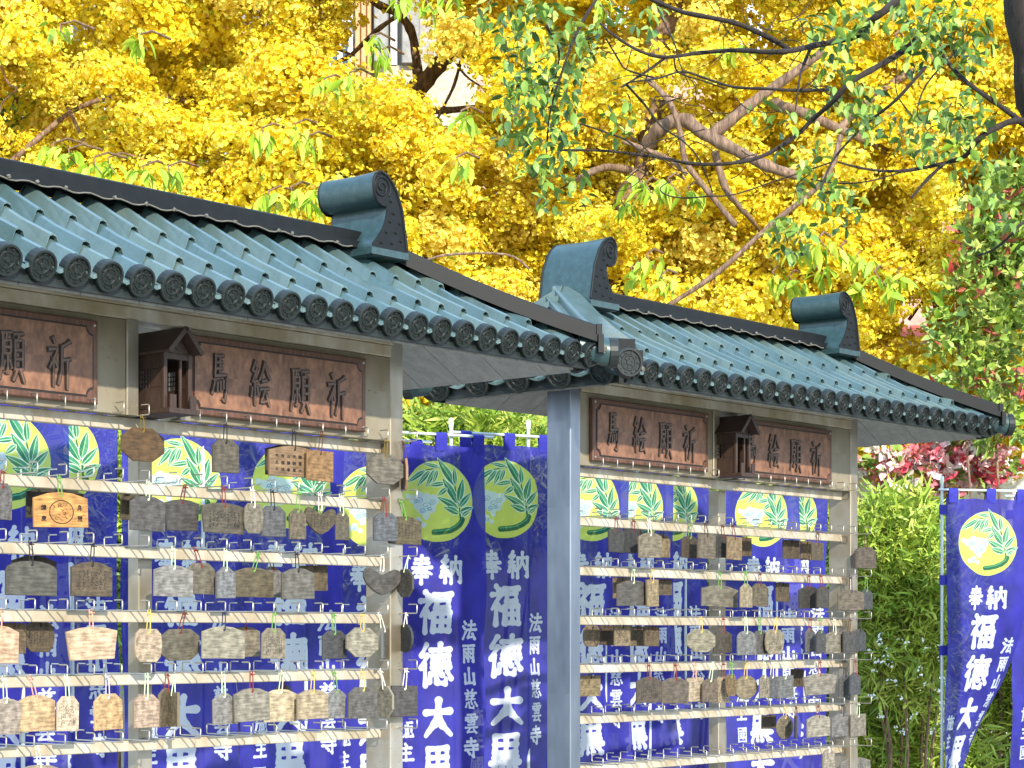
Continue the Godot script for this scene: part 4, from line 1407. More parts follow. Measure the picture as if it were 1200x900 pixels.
func blossom_mesh(seed_: int, count: int, spread: float, r: float) -> ArrayMesh:
	var g := Geo.new()
	var q := RandomNumberGenerator.new()
	q.seed = seed_
	for i in count:
		var z := q.randf_range(-0.5, 1)
		var a := q.randf() * TAU
		var s := sqrt(maxf(0.0, 1.0 - z * z))
		var dir := Vector3(s * cos(a), z, s * sin(a))
		var c := dir * spread * q.randf_range(0.55, 1.0)
		c.y *= 0.75
		var b := aim(dir + Vector3(q.randf_range(-0.6, 0.6), q.randf_range(-0.6, 0.6), q.randf_range(-0.6, 0.6)), q.randf() * TAU)
		var rr := r * q.randf_range(0.75, 1.2)
		for k in 5:
			var a0 := TAU * k / 5.0
			var a1 := TAU * (k + 1) / 5.0
			g.tri(c + b * Vector3(0, 0, -rr * 0.3), c + b * Vector3(cos(a0) * rr, sin(a0) * rr, rr * 0.35), c + b * Vector3(cos(a1) * rr, sin(a1) * rr, rr * 0.35))
	return g.done()

# sprays of long lime leaves hanging from a twig tip
func leaf_spray(parent: Node3D, p: Vector3, n: int, size: float, meshes: Array, mats: Array) -> void:
	var s := holder("leaf_spray", parent, p - parent.position)
	var g := Geo.new()
	g.tube([Vector3(0.05, -0.06, 0.02), Vector3(0, 0.0, 0), Vector3(-0.02, 0.06, -0.08), Vector3(0.03, 0.12, -0.22), Vector3(0.1, 0.14, -0.45)], [0.003, 0.004, 0.005, 0.007, 0.009], 5)
	part("twig", g.done(), M.bark, s)
	for k in n:
		var a := rng.randf() * TAU
		var dir := Vector3(cos(a), rng.randf_range(-1.6, -0.2), sin(a) * 0.8 + 0.25)
		var from := Vector3(rng.randf_range(-1, 1) * size * 0.8, rng.randf_range(-0.3, 0.5) * size, rng.randf_range(-0.5, 0.5) * size)
		part("leaf", meshes[rng.randi() % meshes.size()], mats[rng.randi() % mats.size()], s, from, aim(dir, rng.randf_range(-0.8, 0.8), rng.randf_range(0.75, 1.2)))

# holes in the flowering canopy through which the houses show: centre x, y and half sizes
const HOLES := [[452, 50, 66, 52], [292, 30, 20, 34], [94, 36, 16, 24], [207, 80, 13, 9], [16, 140, 20, 55], [880, 22, 13, 26], [518, 128, 36, 22], [120, 128, 7, 8], [1075, 385, 24, 26], [760, 142, 14, 16], [250, 182, 12, 6]]

func in_hole(p: Vector3, r: float) -> bool:
	var grow := r / -p.z * F * 0.45
	var x := 600.0 + p.x / -p.z * F
	var y := 742.0 - (p.y - EYE) / -p.z * F
	for h in HOLES:
		var q := Vector2((x - h[0]) / (h[2] + grow), (y - h[1]) / (h[3] + grow))
		var an := q.angle()
		if q.length() < 1.0 + 0.18 * sin(an * 3.0 + h[0]) + 0.12 * sin(an * 7.0 + h[1]):
			return true
	return false

func build_yellow_trees() -> void:
	var lim := [leaf_mesh(0.115, 0.042, 0.35), leaf_mesh(0.095, 0.038, 0.5), leaf_mesh(0.13, 0.044, 0.2)]
	var specs := [
		["flowering tree with leaning trunk over the long roof, thick with yellow blossom", 330.0, 13.6],
		["flowering tree with forked grey limbs before the tiled house, full of yellow blossom", 500.0, 14.6],
		["flowering tree with heavy pinkish limbs above the far roof, full of yellow blossom", 735.0, 13.4],
		["flowering tree behind the scroll-ended far roof, yellow blossom among red-leaved shrubs", 1120.0, 14.2],
	]
	var trees := []
	for s in specs:
		var base := at(s[1], 742, s[2])
		trees.append(thing("yellow_flowering_tree", s[0], "tree", Vector3(base.x, 0, base.z), 0.0, "yellow flowering trees"))
	var B: Material = M.bark
	# first tree
	limb("trunk", [Vector3(at(345, 742, 13.10).x, 0, -13.10), [352, 520, 13.10], [358, 300, 13.10], [357, 212, 13.10], [327, 182, 13.10], [313, 150, 13.20]], 0.0936, 0.0429, B, trees[0])
	limb("limb", [[316, 152, 13.20], [350, 140, 13.10], [360, 110, 13.00], [372, 60, 12.90]], 0.0273, 0.0094, B, trees[0])
	limb("limb", [[315, 152, 13.20], [280, 120, 13.30], [235, 118, 13.10], [180, 114, 12.90]], 0.0312, 0.0172, B, trees[0])
	limb("limb", [[320, 175, 13.20], [250, 230, 13.00], [215, 215, 12.80], [210, 200, 12.80]], 0.0234, 0.0078, B, trees[0])
	limb("limb", [[15, 188, 12.70], [45, 162, 12.70], [85, 130, 12.80], [130, 112, 13.00]], 0.0203, 0.0140, B, trees[0])
	limb("limb", [[98, 165, 12.70], [80, 128, 12.70], [60, 95, 12.80], [48, 78, 12.90]], 0.0125, 0.0047, B, trees[0])
	limb("limb", [[0, 75, 12.50], [10, 98, 12.50], [20, 104, 12.50], [3, 120, 12.60], [0, 132, 12.60]], 0.0062, 0.0047, B, trees[0])
	limb("limb", [[333, 75, 12.80], [337, 140, 12.80], [332, 185, 12.80], [325, 222, 12.90]], 0.0078, 0.0094, B, trees[0])
	# second tree
	limb("trunk", [Vector3(at(475, 742, 14.10).x, 0, -14.10), [470, 500, 14.10], [476, 250, 14.10], [484, 120, 14.00], [495, 100, 14.00], [515, 75, 13.90], [526, 60, 13.90], [518, 15, 13.90], [515, -60, 13.90]], 0.0858, 0.0390, B, trees[1])
	limb("limb", [[490, 108, 14.00], [489, 80, 14.00], [483, 40, 14.00], [468, 18, 14.00], [436, 0, 14.00], [420, -30, 14.00]], 0.0351, 0.0234, B, trees[1])
	limb("limb", [[466, 18, 14.00], [440, 37, 13.90], [412, 64, 13.80], [395, 74, 13.80], [384, 94, 13.70]], 0.0172, 0.0140, B, trees[1])
	limb("limb", [[412, 64, 13.80], [395, 58, 13.80], [375, 55, 13.70], [355, 56, 13.60]], 0.0101, 0.0055, B, trees[1])
	limb("limb", [[484, 122, 14.00], [492, 128, 13.90], [512, 130, 13.80], [550, 127, 13.70], [580, 124, 13.50]], 0.0250, 0.0203, B, trees[1])
	limb("limb", [[526, 62, 13.90], [545, 66, 13.80], [565, 68, 13.70], [600, 60, 13.60]], 0.0218, 0.0140, B, trees[1])
	limb("limb", [[540, 72, 13.80], [532, 100, 13.70], [520, 125, 13.60], [507, 150, 13.50]], 0.0125, 0.0070, B, trees[1])
	limb("limb", [[528, 62, 13.80], [545, 88, 13.70], [570, 105, 13.60], [592, 117, 13.50]], 0.0094, 0.0047, B, trees[1])
	limb("limb", [[452, 105, 13.70], [475, 127, 13.70], [490, 150, 13.70], [500, 160, 13.70]], 0.0094, 0.0062, B, trees[1])
	# third tree
	limb("trunk", [Vector3(at(712, 742, 12.90).x, 0, -12.90), [712, 500, 12.90], [718, 330, 12.90], [726, 255, 12.90], [756, 205, 12.90], [764, 150, 12.90], [768, 100, 12.90], [773, 50, 12.90], [790, 10, 12.90], [796, -80, 12.90]], 0.1170, 0.0546, B, trees[2], 10)
	limb("limb", [[760, 168, 12.25], [775, 150, 12.15], [800, 140, 12.10], [825, 157, 12.00], [862, 176, 11.90], [900, 195, 11.80], [935, 206, 11.80]], 0.0468, 0.0273, B, trees[2], 10)
	limb("limb", [[828, 160, 12.00], [845, 150, 12.00], [870, 130, 12.00], [898, 108, 12.00], [930, 86, 12.00], [965, 60, 12.00]], 0.0390, 0.0234, B, trees[2], 10)
	limb("limb", [[905, 118, 12.60], [912, 124, 12.35], [940, 132, 12.20], [985, 152, 12.20], [1030, 172, 12.40], [1062, 196, 12.75], [1085, 214, 13.20]], 0.040, 0.014, B, trees[2], 10)
	limb("limb", [[758, 92, 12.10], [785, 120, 12.00], [797, 155, 12.00], [803, 188, 12.00], [818, 210, 12.00], [862, 264, 12.00]], 0.0172, 0.0187, B, trees[2])
	limb("limb", [[838, 180, 12.40], [850, 220, 12.20], [865, 240, 12.20], [884, 262, 12.35], [898, 285, 12.90]], 0.026, 0.010, B, trees[2])
	limb("limb", [[730, 165, 12.10], [755, 175, 12.10], [785, 187, 12.10], [805, 205, 12.10]], 0.0156, 0.0140, B, trees[2])
	limb("limb", [[780, 360, 11.80], [840, 320, 11.80], [905, 262, 11.80], [955, 222, 11.80], [975, 195, 11.80], [985, 160, 11.90]], 0.0140, 0.0172, B, trees[2])
	limb("limb", [[1105, 60, 12.40], [1050, 95, 12.40], [1010, 125, 12.30], [985, 150, 12.20]], 0.0234, 0.0234, B, trees[2])
	limb("limb", [[655, 224, 12.90], [672, 214, 12.40], [690, 203, 12.20], [712, 196, 12.40], [740, 200, 12.60]], 0.014, 0.026, B, trees[2])
	limb("limb", [[450, 345, 11.50], [480, 320, 11.50], [515, 300, 11.60], [592, 298, 11.60], [620, 315, 11.60]], 0.0086, 0.0062, B, trees[2])
	# fourth tree
	limb("trunk", [Vector3(at(1118, 742, 13.70).x, 0, -13.70), [1116, 560, 13.70], [1104, 360, 13.70], [1092, 300, 13.70], [1090, 200, 13.70], [1080, 80, 13.70]], 0.0780, 0.0390, B, trees[3])
	limb("limb", [[1130, 330, 13.50], [1122, 280, 13.50], [1115, 245, 13.50], [1100, 190, 13.60]], 0.0273, 0.0195, B, trees[3])
	limb("limb", [[1065, 375, 13.10], [1090, 345, 13.10], [1110, 350, 13.20], [1125, 370, 13.30]], 0.0109, 0.0078, B, trees[3])
	limb("limb", [[1180, 250, 13.70], [1172, 215, 13.70], [1168, 170, 13.70]], 0.0234, 0.0195, B, trees[3])
	# blossom
	var tone := [Color(0.93, 0.82, 0.04), Color(0.94, 0.86, 0.09), Color(0.90, 0.74, 0.04), Color(0.95, 0.88, 0.20), Color(0.92, 0.77, 0.16)]
	var masses := []
	for k in 7:
		masses.append(clump_mesh(40 + k, 800, 0.076, [tone[k % 5], tone[(k + 1) % 5], tone[(k * 2 + 3) % 5]]))
	var xf := []
	for i in 4:
		xf.append([[], [], [], [], [], [], []])
	var clumps := noise(0.8, 5, 2)
	var spots := []
	for gx in 45:
		for gy in 22:
			spots.append(Vector3(-160.0 + gx * 34.0 + rng.randf_range(-15, 15), -150.0 + gy * 32.0 + rng.randf_range(-15, 15), rng.randf_range(12.3, 13.3)))
	for k in 620:
		spots.append(Vector3(rng.randf_range(-160, 1350), rng.randf_range(-150, 560), rng.randf_range(13.2, 15.8)))
	for s: Vector3 in spots:
		var px := s.x
		var py := s.y
		var d := s.z
		if (px > 1010 and py > 560) or (px < 480 and py > 470):
			continue
		var c := at(px, py, d)
		if d < 13.3 and px > 600.0 and px < 1000.0 and clumps.get_noise_3d(c.x, c.y, c.z) < -0.24:
			continue
		var r := rng.randf_range(0.15, 0.27) if d < 13.2 else rng.randf_range(0.22, 0.36)
		if in_hole(c, r):
			r = 0.13
			if in_hole(c, r):
				continue
		var ti := 0 if px < 400 else (1 if px < 610 else (2 if px < 960 else 3))
		xf[ti][rng.randi() % 7].append(Transform3D(Basis.from_euler(Vector3(rng.randf_range(-0.4, 0.4), rng.randf() * TAU, rng.randf_range(-0.4, 0.4))), c - (trees[ti] as Node3D).position).scaled_local(Vector3(1, rng.randf_range(0.8, 1.05), 1) * r))
	for i in 4:
		for w in 7:
			many("crown", masses[w], M.blossom, trees[i], xf[i][w], [])
	# lime leaf sprays
	for s in [[350, 165, 0], [415, 105, 0], [385, 112, 0], [448, 78, 1], [440, 62, 1], [500, 18, 1], [470, 10, 1], [525, 8, 1], [60, 188, 0], [85, 195, 0], [110, 205, 0], [130, 205, 0], [165, 60, 0], [68, 48, 0], [345, 240, 0], [320, 245, 0], [370, 250, 0], [380, 240, 0], [170, 215, 0], [195, 215, 0], [360, 180, 0], [310, 170, 0], [740, 225, 2], [765, 235, 2], [790, 230, 2], [815, 240, 2], [730, 255, 2], [740, 335, 2], [760, 320, 2], [780, 345, 2], [910, 340, 2], [930, 345, 2], [945, 305, 2], [965, 300, 2], [990, 310, 3], [1010, 320, 3], [1030, 340, 3], [1045, 355, 3], [960, 330, 3], [1000, 350, 3], [1060, 340, 3], [525, 590, 1], [1120, 180, 3], [1060, 60, 3], [700, 18, 2], [855, 70, 2], [545, 150, 1], [538, 205, 1]]:
		leaf_spray(trees[s[2]], at(s[0] + rng.randf_range(-4, 4), s[1] - 12, 12.0 + rng.randf_range(-0.3, 0.2)), 11, 0.075, lim, M.lime)

# broad leaves over a volume; the largest as parts, the rest as one mass
func leafage(parent: Node3D, spots: Array, d: float, meshes: Array, mats: Array, size: float, singles: int, droop: float) -> void:
	var xf := []
	for s in spots:
		for k in int(s[4] * 1.65):
			var a := rng.randf() * TAU
			var r := sqrt(rng.randf())
			var p := at(s[0] + cos(a) * r * s[2], s[1] + sin(a) * r * s[3], d + rng.randf_range(-0.25, 0.25))
			var dir := Vector3(rng.randf_range(-1, 1), rng.randf_range(-1.3, 0.25) * droop, rng.randf_range(-0.7, 0.9))
			xf.append(Transform3D(aim(dir, rng.randf_range(-0.9, 0.9), size * rng.randf_range(0.7, 1.25)), p - parent.position))
	xf.sort_custom(func(a, b): return a.basis.get_scale().x > b.basis.get_scale().x)
	for i in mini(singles, xf.size()):
		part("leaf", meshes[rng.randi() % meshes.size()], mats[rng.randi() % mats.size()], parent, xf[i].origin, xf[i].basis)
	if xf.size() > singles:
		var cols := []
		var rest := xf.slice(singles)
		for i in rest.size():
			cols.append((mats[rng.randi() % mats.size()] as StandardMaterial3D).albedo_color.srgb_to_linear())
		many("foliage", meshes[0], M.leafmix, parent, rest, cols)

func build_near_tree() -> void:
	var d := 9.2
	var base := at(1310, 742, d)
	var t := thing("broadleaf_tree", "dark-barked broadleaf tree, thin black branches reaching over the far roof", "tree", Vector3(base.x, 0, base.z))
	var B: Material = M.bark_dark
	limb("trunk", [Vector3(base.x, 0, base.z), [1300, 600, d], [1276, 330, d], [1240, 165, d], [1219, 60, d], [1190, -120, d]], 0.17, 0.12, B, t, 12)
	var br := [
		[[[1215, 150], [1190, 141], [1150, 160], [1132, 182], [1107, 191], [1062, 200], [1020, 199], [982, 190]], 0.016, 0.004],
		[[[1107, 191], [1085, 212], [1068, 232]], 0.009, 0.006],
		[[[1215, 160], [1188, 136], [1135, 98], [1112, 75], [1100, 58]], 0.013, 0.007],
		[[[1090, -30], [1040, 10], [1020, 25], [1008, 40], [982, 48], [952, 54], [925, 60], [899, 61], [862, 59], [820, 62], [780, 67], [750, 60], [720, 42], [704, 28]], 0.018, 0.005],
		[[[925, 58], [899, 43], [865, 28], [840, 22], [800, 14], [775, 4], [752, -6]], 0.012, 0.009],
		[[[1075, 45], [1055, 62], [1025, 80], [996, 97], [975, 120], [952, 140], [935, 157], [900, 180], [862, 191], [812, 192], [775, 185], [712, 177], [657, 176]], 0.015, 0.005],
		[[[970, 105], [935, 106], [899, 104], [860, 102], [830, 93], [800, 84], [770, 92], [740, 96], [730, 100]], 0.008, 0.003],
		[[[780, 67], [760, 82], [735, 98], [728, 102]], 0.007, 0.004],
		[[[1085, 78], [1050, 117], [1020, 141], [997, 163], [975, 190], [962, 222]], 0.008, 0.004],
		[[[950, 56], [942, 75], [937, 92], [932, 130]], 0.009, 0.003],
		[[[735, 100], [755, 122], [775, 148], [800, 165], [820, 188], [835, 225]], 0.006, 0.003],
		[[[680, 145], [710, 155], [735, 165], [750, 178]], 0.004, 0.004],
		[[[710, 45], [725, 70], [735, 82], [770, 92]], 0.004, 0.004],
		[[[790, 68], [795, 85], [825, 95], [850, 104]], 0.004, 0.003],
		[[[775, 20], [790, 50], [797, 75], [808, 100]], 0.004, 0.002],
		[[[950, 210], [985, 215], [1020, 212], [1062, 200]], 0.004, 0.003],
		[[[830, 230], [800, 232], [780, 228], [774, 220], [790, 210]], 0.004, 0.002],
		[[[975, 190], [900, 215], [860, 228], [830, 230]], 0.0035, 0.003],
		[[[1145, 300], [1165, 292], [1185, 275], [1200, 260], [1235, 240]], 0.005, 0.008],
		[[[640, 30], [655, 60], [650, 95], [640, 125]], 0.006, 0.002],
		[[[712, -20], [680, 30], [660, 80], [645, 130], [640, 180]], 0.008, 0.003],
		[[[1120, 60], [1085, 100], [1075, 135], [1090, 145], [1078, 142]], 0.004, 0.003],
		[[[1075, 142], [1060, 125], [1050, 105], [1052, 62]], 0.004, 0.002],
	]
	for b in br:
		var pts := []
		for i in b[0].size():
			pts.append([b[0][i][0], b[0][i][1], d - 0.15 + 0.10 * sin(i * 1.3 + b[0][0][0])])
		limb("branch", pts, b[1], b[2], B, t, 7)
	# fine crooked twigs in the open middle of the branches
	for k in 46:
		var x := rng.randf_range(690, 960)
		var y := rng.randf_range(20, 210)
		var an := rng.randf() * TAU
		var ln := rng.randf_range(25, 70)
		var pts := []
		for i in 4:
			pts.append([x, y, d - 0.1 + rng.randf_range(-0.1, 0.1)])
			an += rng.randf_range(-0.7, 0.7)
			x += cos(an) * ln / 3.0
			y += sin(an) * ln / 3.0
		limb("twig", pts, 0.0028, 0.0014, B, t, 5)
	var meshes := [leaf_mesh(0.058, 0.028, 0.25), leaf_mesh(0.050, 0.026, 0.4), leaf_mesh(0.062, 0.026, 0.15)]
	leafage(t, [[635, 60, 58, 60, 130], [632, 140, 52, 65, 180], [690, 40, 30, 30, 24], [600, 15, 55, 25, 44], [655, 215, 38, 36, 34], [728, 130, 25, 34, 14], [750, 20, 40, 20, 14], [985, 22, 40, 24, 40], [1060, 18, 60, 26, 60], [1122, 42, 45, 46, 84], [975, 72, 30, 30, 30], [1000, 112, 32, 20, 30], [1082, 62, 30, 24, 30], [940, 160, 36, 36, 24], [1012, 145, 32, 18, 26], [1092, 152, 52, 34, 74], [1142, 132, 36, 32, 40], [955, 215, 30, 24, 24], [925, 278, 28, 26, 40], [985, 238, 30, 32, 26], [1150, 196, 42, 42, 40], [1172, 242, 30, 30, 30], [900, 130, 22, 20, 8]], d - 0.1, meshes, M.leaf, 1.0, 300, 1.0)

func shrub(called: String, label: String, cat: String, px: float, py: float, d: float, rx: float, ry: float, n: int, mesh: Mesh, cols: Array, group: String, dirf: Callable, stems: int, singles := 0, mats := [], single_mesh: Mesh = null) -> Node3D:
	var c := at(px, py, d)
	var t := thing(called, label, cat, Vector3(c.x, 0, c.z), 0.0, group)
	for k in stems:
		var a := TAU * k / stems
		var g := Geo.new()
		var tip := Vector3(cos(a) * rx * 0.6, c.y + rng.randf_range(-0.2, 0.5) * ry, sin(a) * rx * 0.4)
		g.tube([Vector3(cos(a) * 0.1, 0, sin(a) * 0.08), tip * Vector3(0.5, 0.5, 0.5) + Vector3(0.02, 0.05, 0), tip], [0.012, 0.009, 0.004], 6)
		part("stem", g.done(), M.bark, t)
	var xf := []
	var cl := []
	for k in n:
		var dir := rand_dir()
		var r := pow(rng.randf(), 0.45)
		var p := Vector3(dir.x * rx, dir.y * ry, dir.z * rx * 0.6) * r + Vector3(0, c.y, 0)
		if p.y < 0.05:
			continue
		xf.append(Transform3D(dirf.call(dir), p).scaled_local(Vector3.ONE * rng.randf_range(0.7, 1.3)))
		cl.append(cols[rng.randi() % cols.size()])
	many("foliage", mesh, M.leafmix, t, xf, cl)
	for k in singles:
		var a := rng.randf_range(-1.0, 1.0)
		var v := rng.randf_range(-1.0, 1.0)
		if a * a + v * v > 1.0:
			continue
		var p := Vector3(a * rx, c.y + v * ry, sqrt(maxf(0.0, 1.0 - a * a - v * v)) * rx * 0.6 + 0.02)
		part("leaf", single_mesh, mats[rng.randi() % mats.size()], t, p, dirf.call(Vector3(a, v + 0.3, 0.8)))
	return t

func tuft_mesh(n: int, length: float, width: float, seed_: int) -> ArrayMesh:
	var st := SurfaceTool.new()
	st.begin(Mesh.PRIMITIVE_TRIANGLES)
	var q := RandomNumberGenerator.new()
	q.seed = seed_
	var lm := leaf_mesh(length, width, 0.45, 0.3)
	for k in n:
		var a := TAU * k / n + q.randf() * 0.8
		var dir := Vector3(cos(a), q.randf_range(-0.3, 0.9), sin(a))
		st.append_from(lm, 0, Transform3D(aim(dir, q.randf_range(-0.5, 0.5), q.randf_range(0.7, 1.15)), Vector3(q.randf_range(-1, 1), q.randf_range(-1, 1), q.randf_range(-1, 1)) * length * 0.2))
	return st.commit()

func build_shrubs() -> void:
	var spin := func(dir: Vector3) -> Basis:
		return aim(dir * Vector3(1, 0.6, 1) + Vector3(rng.randf_range(-0.7, 0.7), rng.randf_range(-0.4, 0.5), rng.randf_range(-0.5, 0.9)), rng.randf() * TAU)
	var tuft := tuft_mesh(7, 0.105, 0.015, 4)
	var cols := [Color(0.30, 0.43, 0.05), Color(0.40, 0.52, 0.07), Color(0.20, 0.32, 0.04), Color(0.52, 0.60, 0.12), Color(0.36, 0.42, 0.06)]
	var single := leaf_mesh(0.12, 0.016, 0.5)
	var G := "lance-leaved shrubs behind the banners"
	var mats := [leaf_mat(Color8(120, 150, 40)), leaf_mat(Color8(146, 170, 58)), leaf_mat(Color8(92, 124, 36))]
	shrub("lance_leaf_shrub", "tall feathery green shrub between the far rack and the twisting banner", "shrub", 1062, 700, 11.6, 0.42, 0.62, 1500, tuft, cols, G, spin, 7, 200, mats, single)
	shrub("lance_leaf_shrub", "low feathery green shrub at the foot of the twisting banner", "shrub", 1068, 890, 11.9, 0.45, 0.45, 1100, tuft, cols, G, spin, 6, 120, mats, single)
	shrub("lance_leaf_shrub", "feathery green shrub behind the far rack's cream end post", "shrub", 980, 740, 12.2, 0.5, 0.8, 1500, tuft, cols, G, spin, 7)
	shrub("lance_leaf_shrub", "feathery green shrub behind the twisting banner's far side", "shrub", 1185, 800, 12.2, 0.5, 0.8, 1500, tuft, cols, G, spin, 7)
	shrub("lance_leaf_shrub", "feathery green shrub topping the opening between the racks", "shrub", 560, 560, 10.6, 0.55, 0.42, 1500, tuft, cols, G, spin, 7, 160, mats, single)
	shrub("lance_leaf_shrub", "feathery green shrub showing in the narrow gap between banners", "shrub", 145, 640, 8.9, 0.34, 0.62, 1100, tuft, cols, G, spin, 6, 140, mats, single)
	shrub("lance_leaf_shrub", "feathery green shrub behind the tan written plaque's banner", "shrub", 320, 600, 9.6, 0.6, 0.7, 1300, tuft, cols, G, spin, 6)
	shrub("lance_leaf_shrub", "feathery green shrub behind the far rack's middle post", "shrub", 800, 660, 12.0, 0.7, 0.75, 1500, tuft, cols, G, spin, 6)
	shrub("lance_leaf_shrub", "feathery green shrub behind the foremost covered pair of banners", "shrub", 20, 600, 8.9, 0.5, 0.6, 900, tuft, cols, G, spin, 6)
	# small white flowers among the right-hand shrub
	var white := blossom_mesh(11, 4, 0.024, 0.007)
	var wf := thing("white_flowering_herb", "patch of tiny white flowers in the feathery shrub beside the twisting banner", "flowers", at(1060, 742, 11.1) * Vector3(1, 0, 1))
	var xf := []
	var cl := []
	for k in 40:
		var p := at(rng.randf_range(1015, 1110), rng.randf_range(740, 860), 11.25 + rng.randf_range(-0.05, 0.15))
		xf.append(Transform3D(aim(rand_dir(), 0.0), p - wf.position))
		cl.append(Color(0.8, 0.82, 0.74))
	many("blossoms", white, M.leafmix, wf, xf, cl)
	var gs := Geo.new()
	for k in 3:
		var p := at(1030 + k * 27, 880, 11.45) - wf.position
		gs.tube([Vector3(p.x, 0, p.z), p + Vector3(0.02, 0.0, 0), p + Vector3(0.06, 0.3, 0.1)], [0.004, 0.003, 0.0015], 5)
	part("stem", gs.done(), M.leaf[0], wf)
	# broad-leaved mixed shrubs at the right edge
	var broad := tuft_mesh(6, 0.075, 0.034, 8)
	var green := [Color(0.30, 0.43, 0.06), Color(0.22, 0.34, 0.05), Color(0.42, 0.50, 0.10), Color(0.22, 0.30, 0.08), Color(0.24, 0.36, 0.06), Color(0.36, 0.42, 0.10), Color(0.26, 0.38, 0.07), Color(0.24, 0.38, 0.07), Color(0.40, 0.10, 0.07)]
	var bl := leaf_mesh(0.085, 0.036, 0.4)
	shrub("broad_leaf_shrub", "broad-leaved shrub with a few crimson leaves beyond the far hip", "shrub", 1168, 400, 11.9, 0.40, 0.62, 400, broad, green, "broad-leaved shrubs", spin, 2, 150, M.leaf + M.lime + M.leaf + [M.redleaf], bl)
	shrub("broad_leaf_shrub", "broad-leaved green shrub climbing past the near tree's trunk", "shrub", 1190, 270, 12.0, 0.32, 0.4, 300, broad, green, "broad-leaved shrubs", spin, 2, 70, M.leaf, bl)
	shrub("broad_leaf_shrub", "glossy green hedge shrub beside the leaning flowering trunk", "shrub", 0, 140, 15.5, 0.55, 0.6, 900, broad, green, "broad-leaved shrubs", spin, 5)
	# bougainvillea
	var bract := tuft_mesh(6, 0.05, 0.042, 9)
	shrub("pink_bract_shrub", "crimson and pink bougainvillea under the far roof's corner", "shrub", 1100, 545, 12.3, 0.50, 0.17, 330, bract, [Color(0.66, 0.08, 0.12), Color(0.74, 0.20, 0.24), Color(0.80, 0.46, 0.46), Color(0.82, 0.72, 0.68), Color(0.20, 0.30, 0.05)], "", spin, 2)

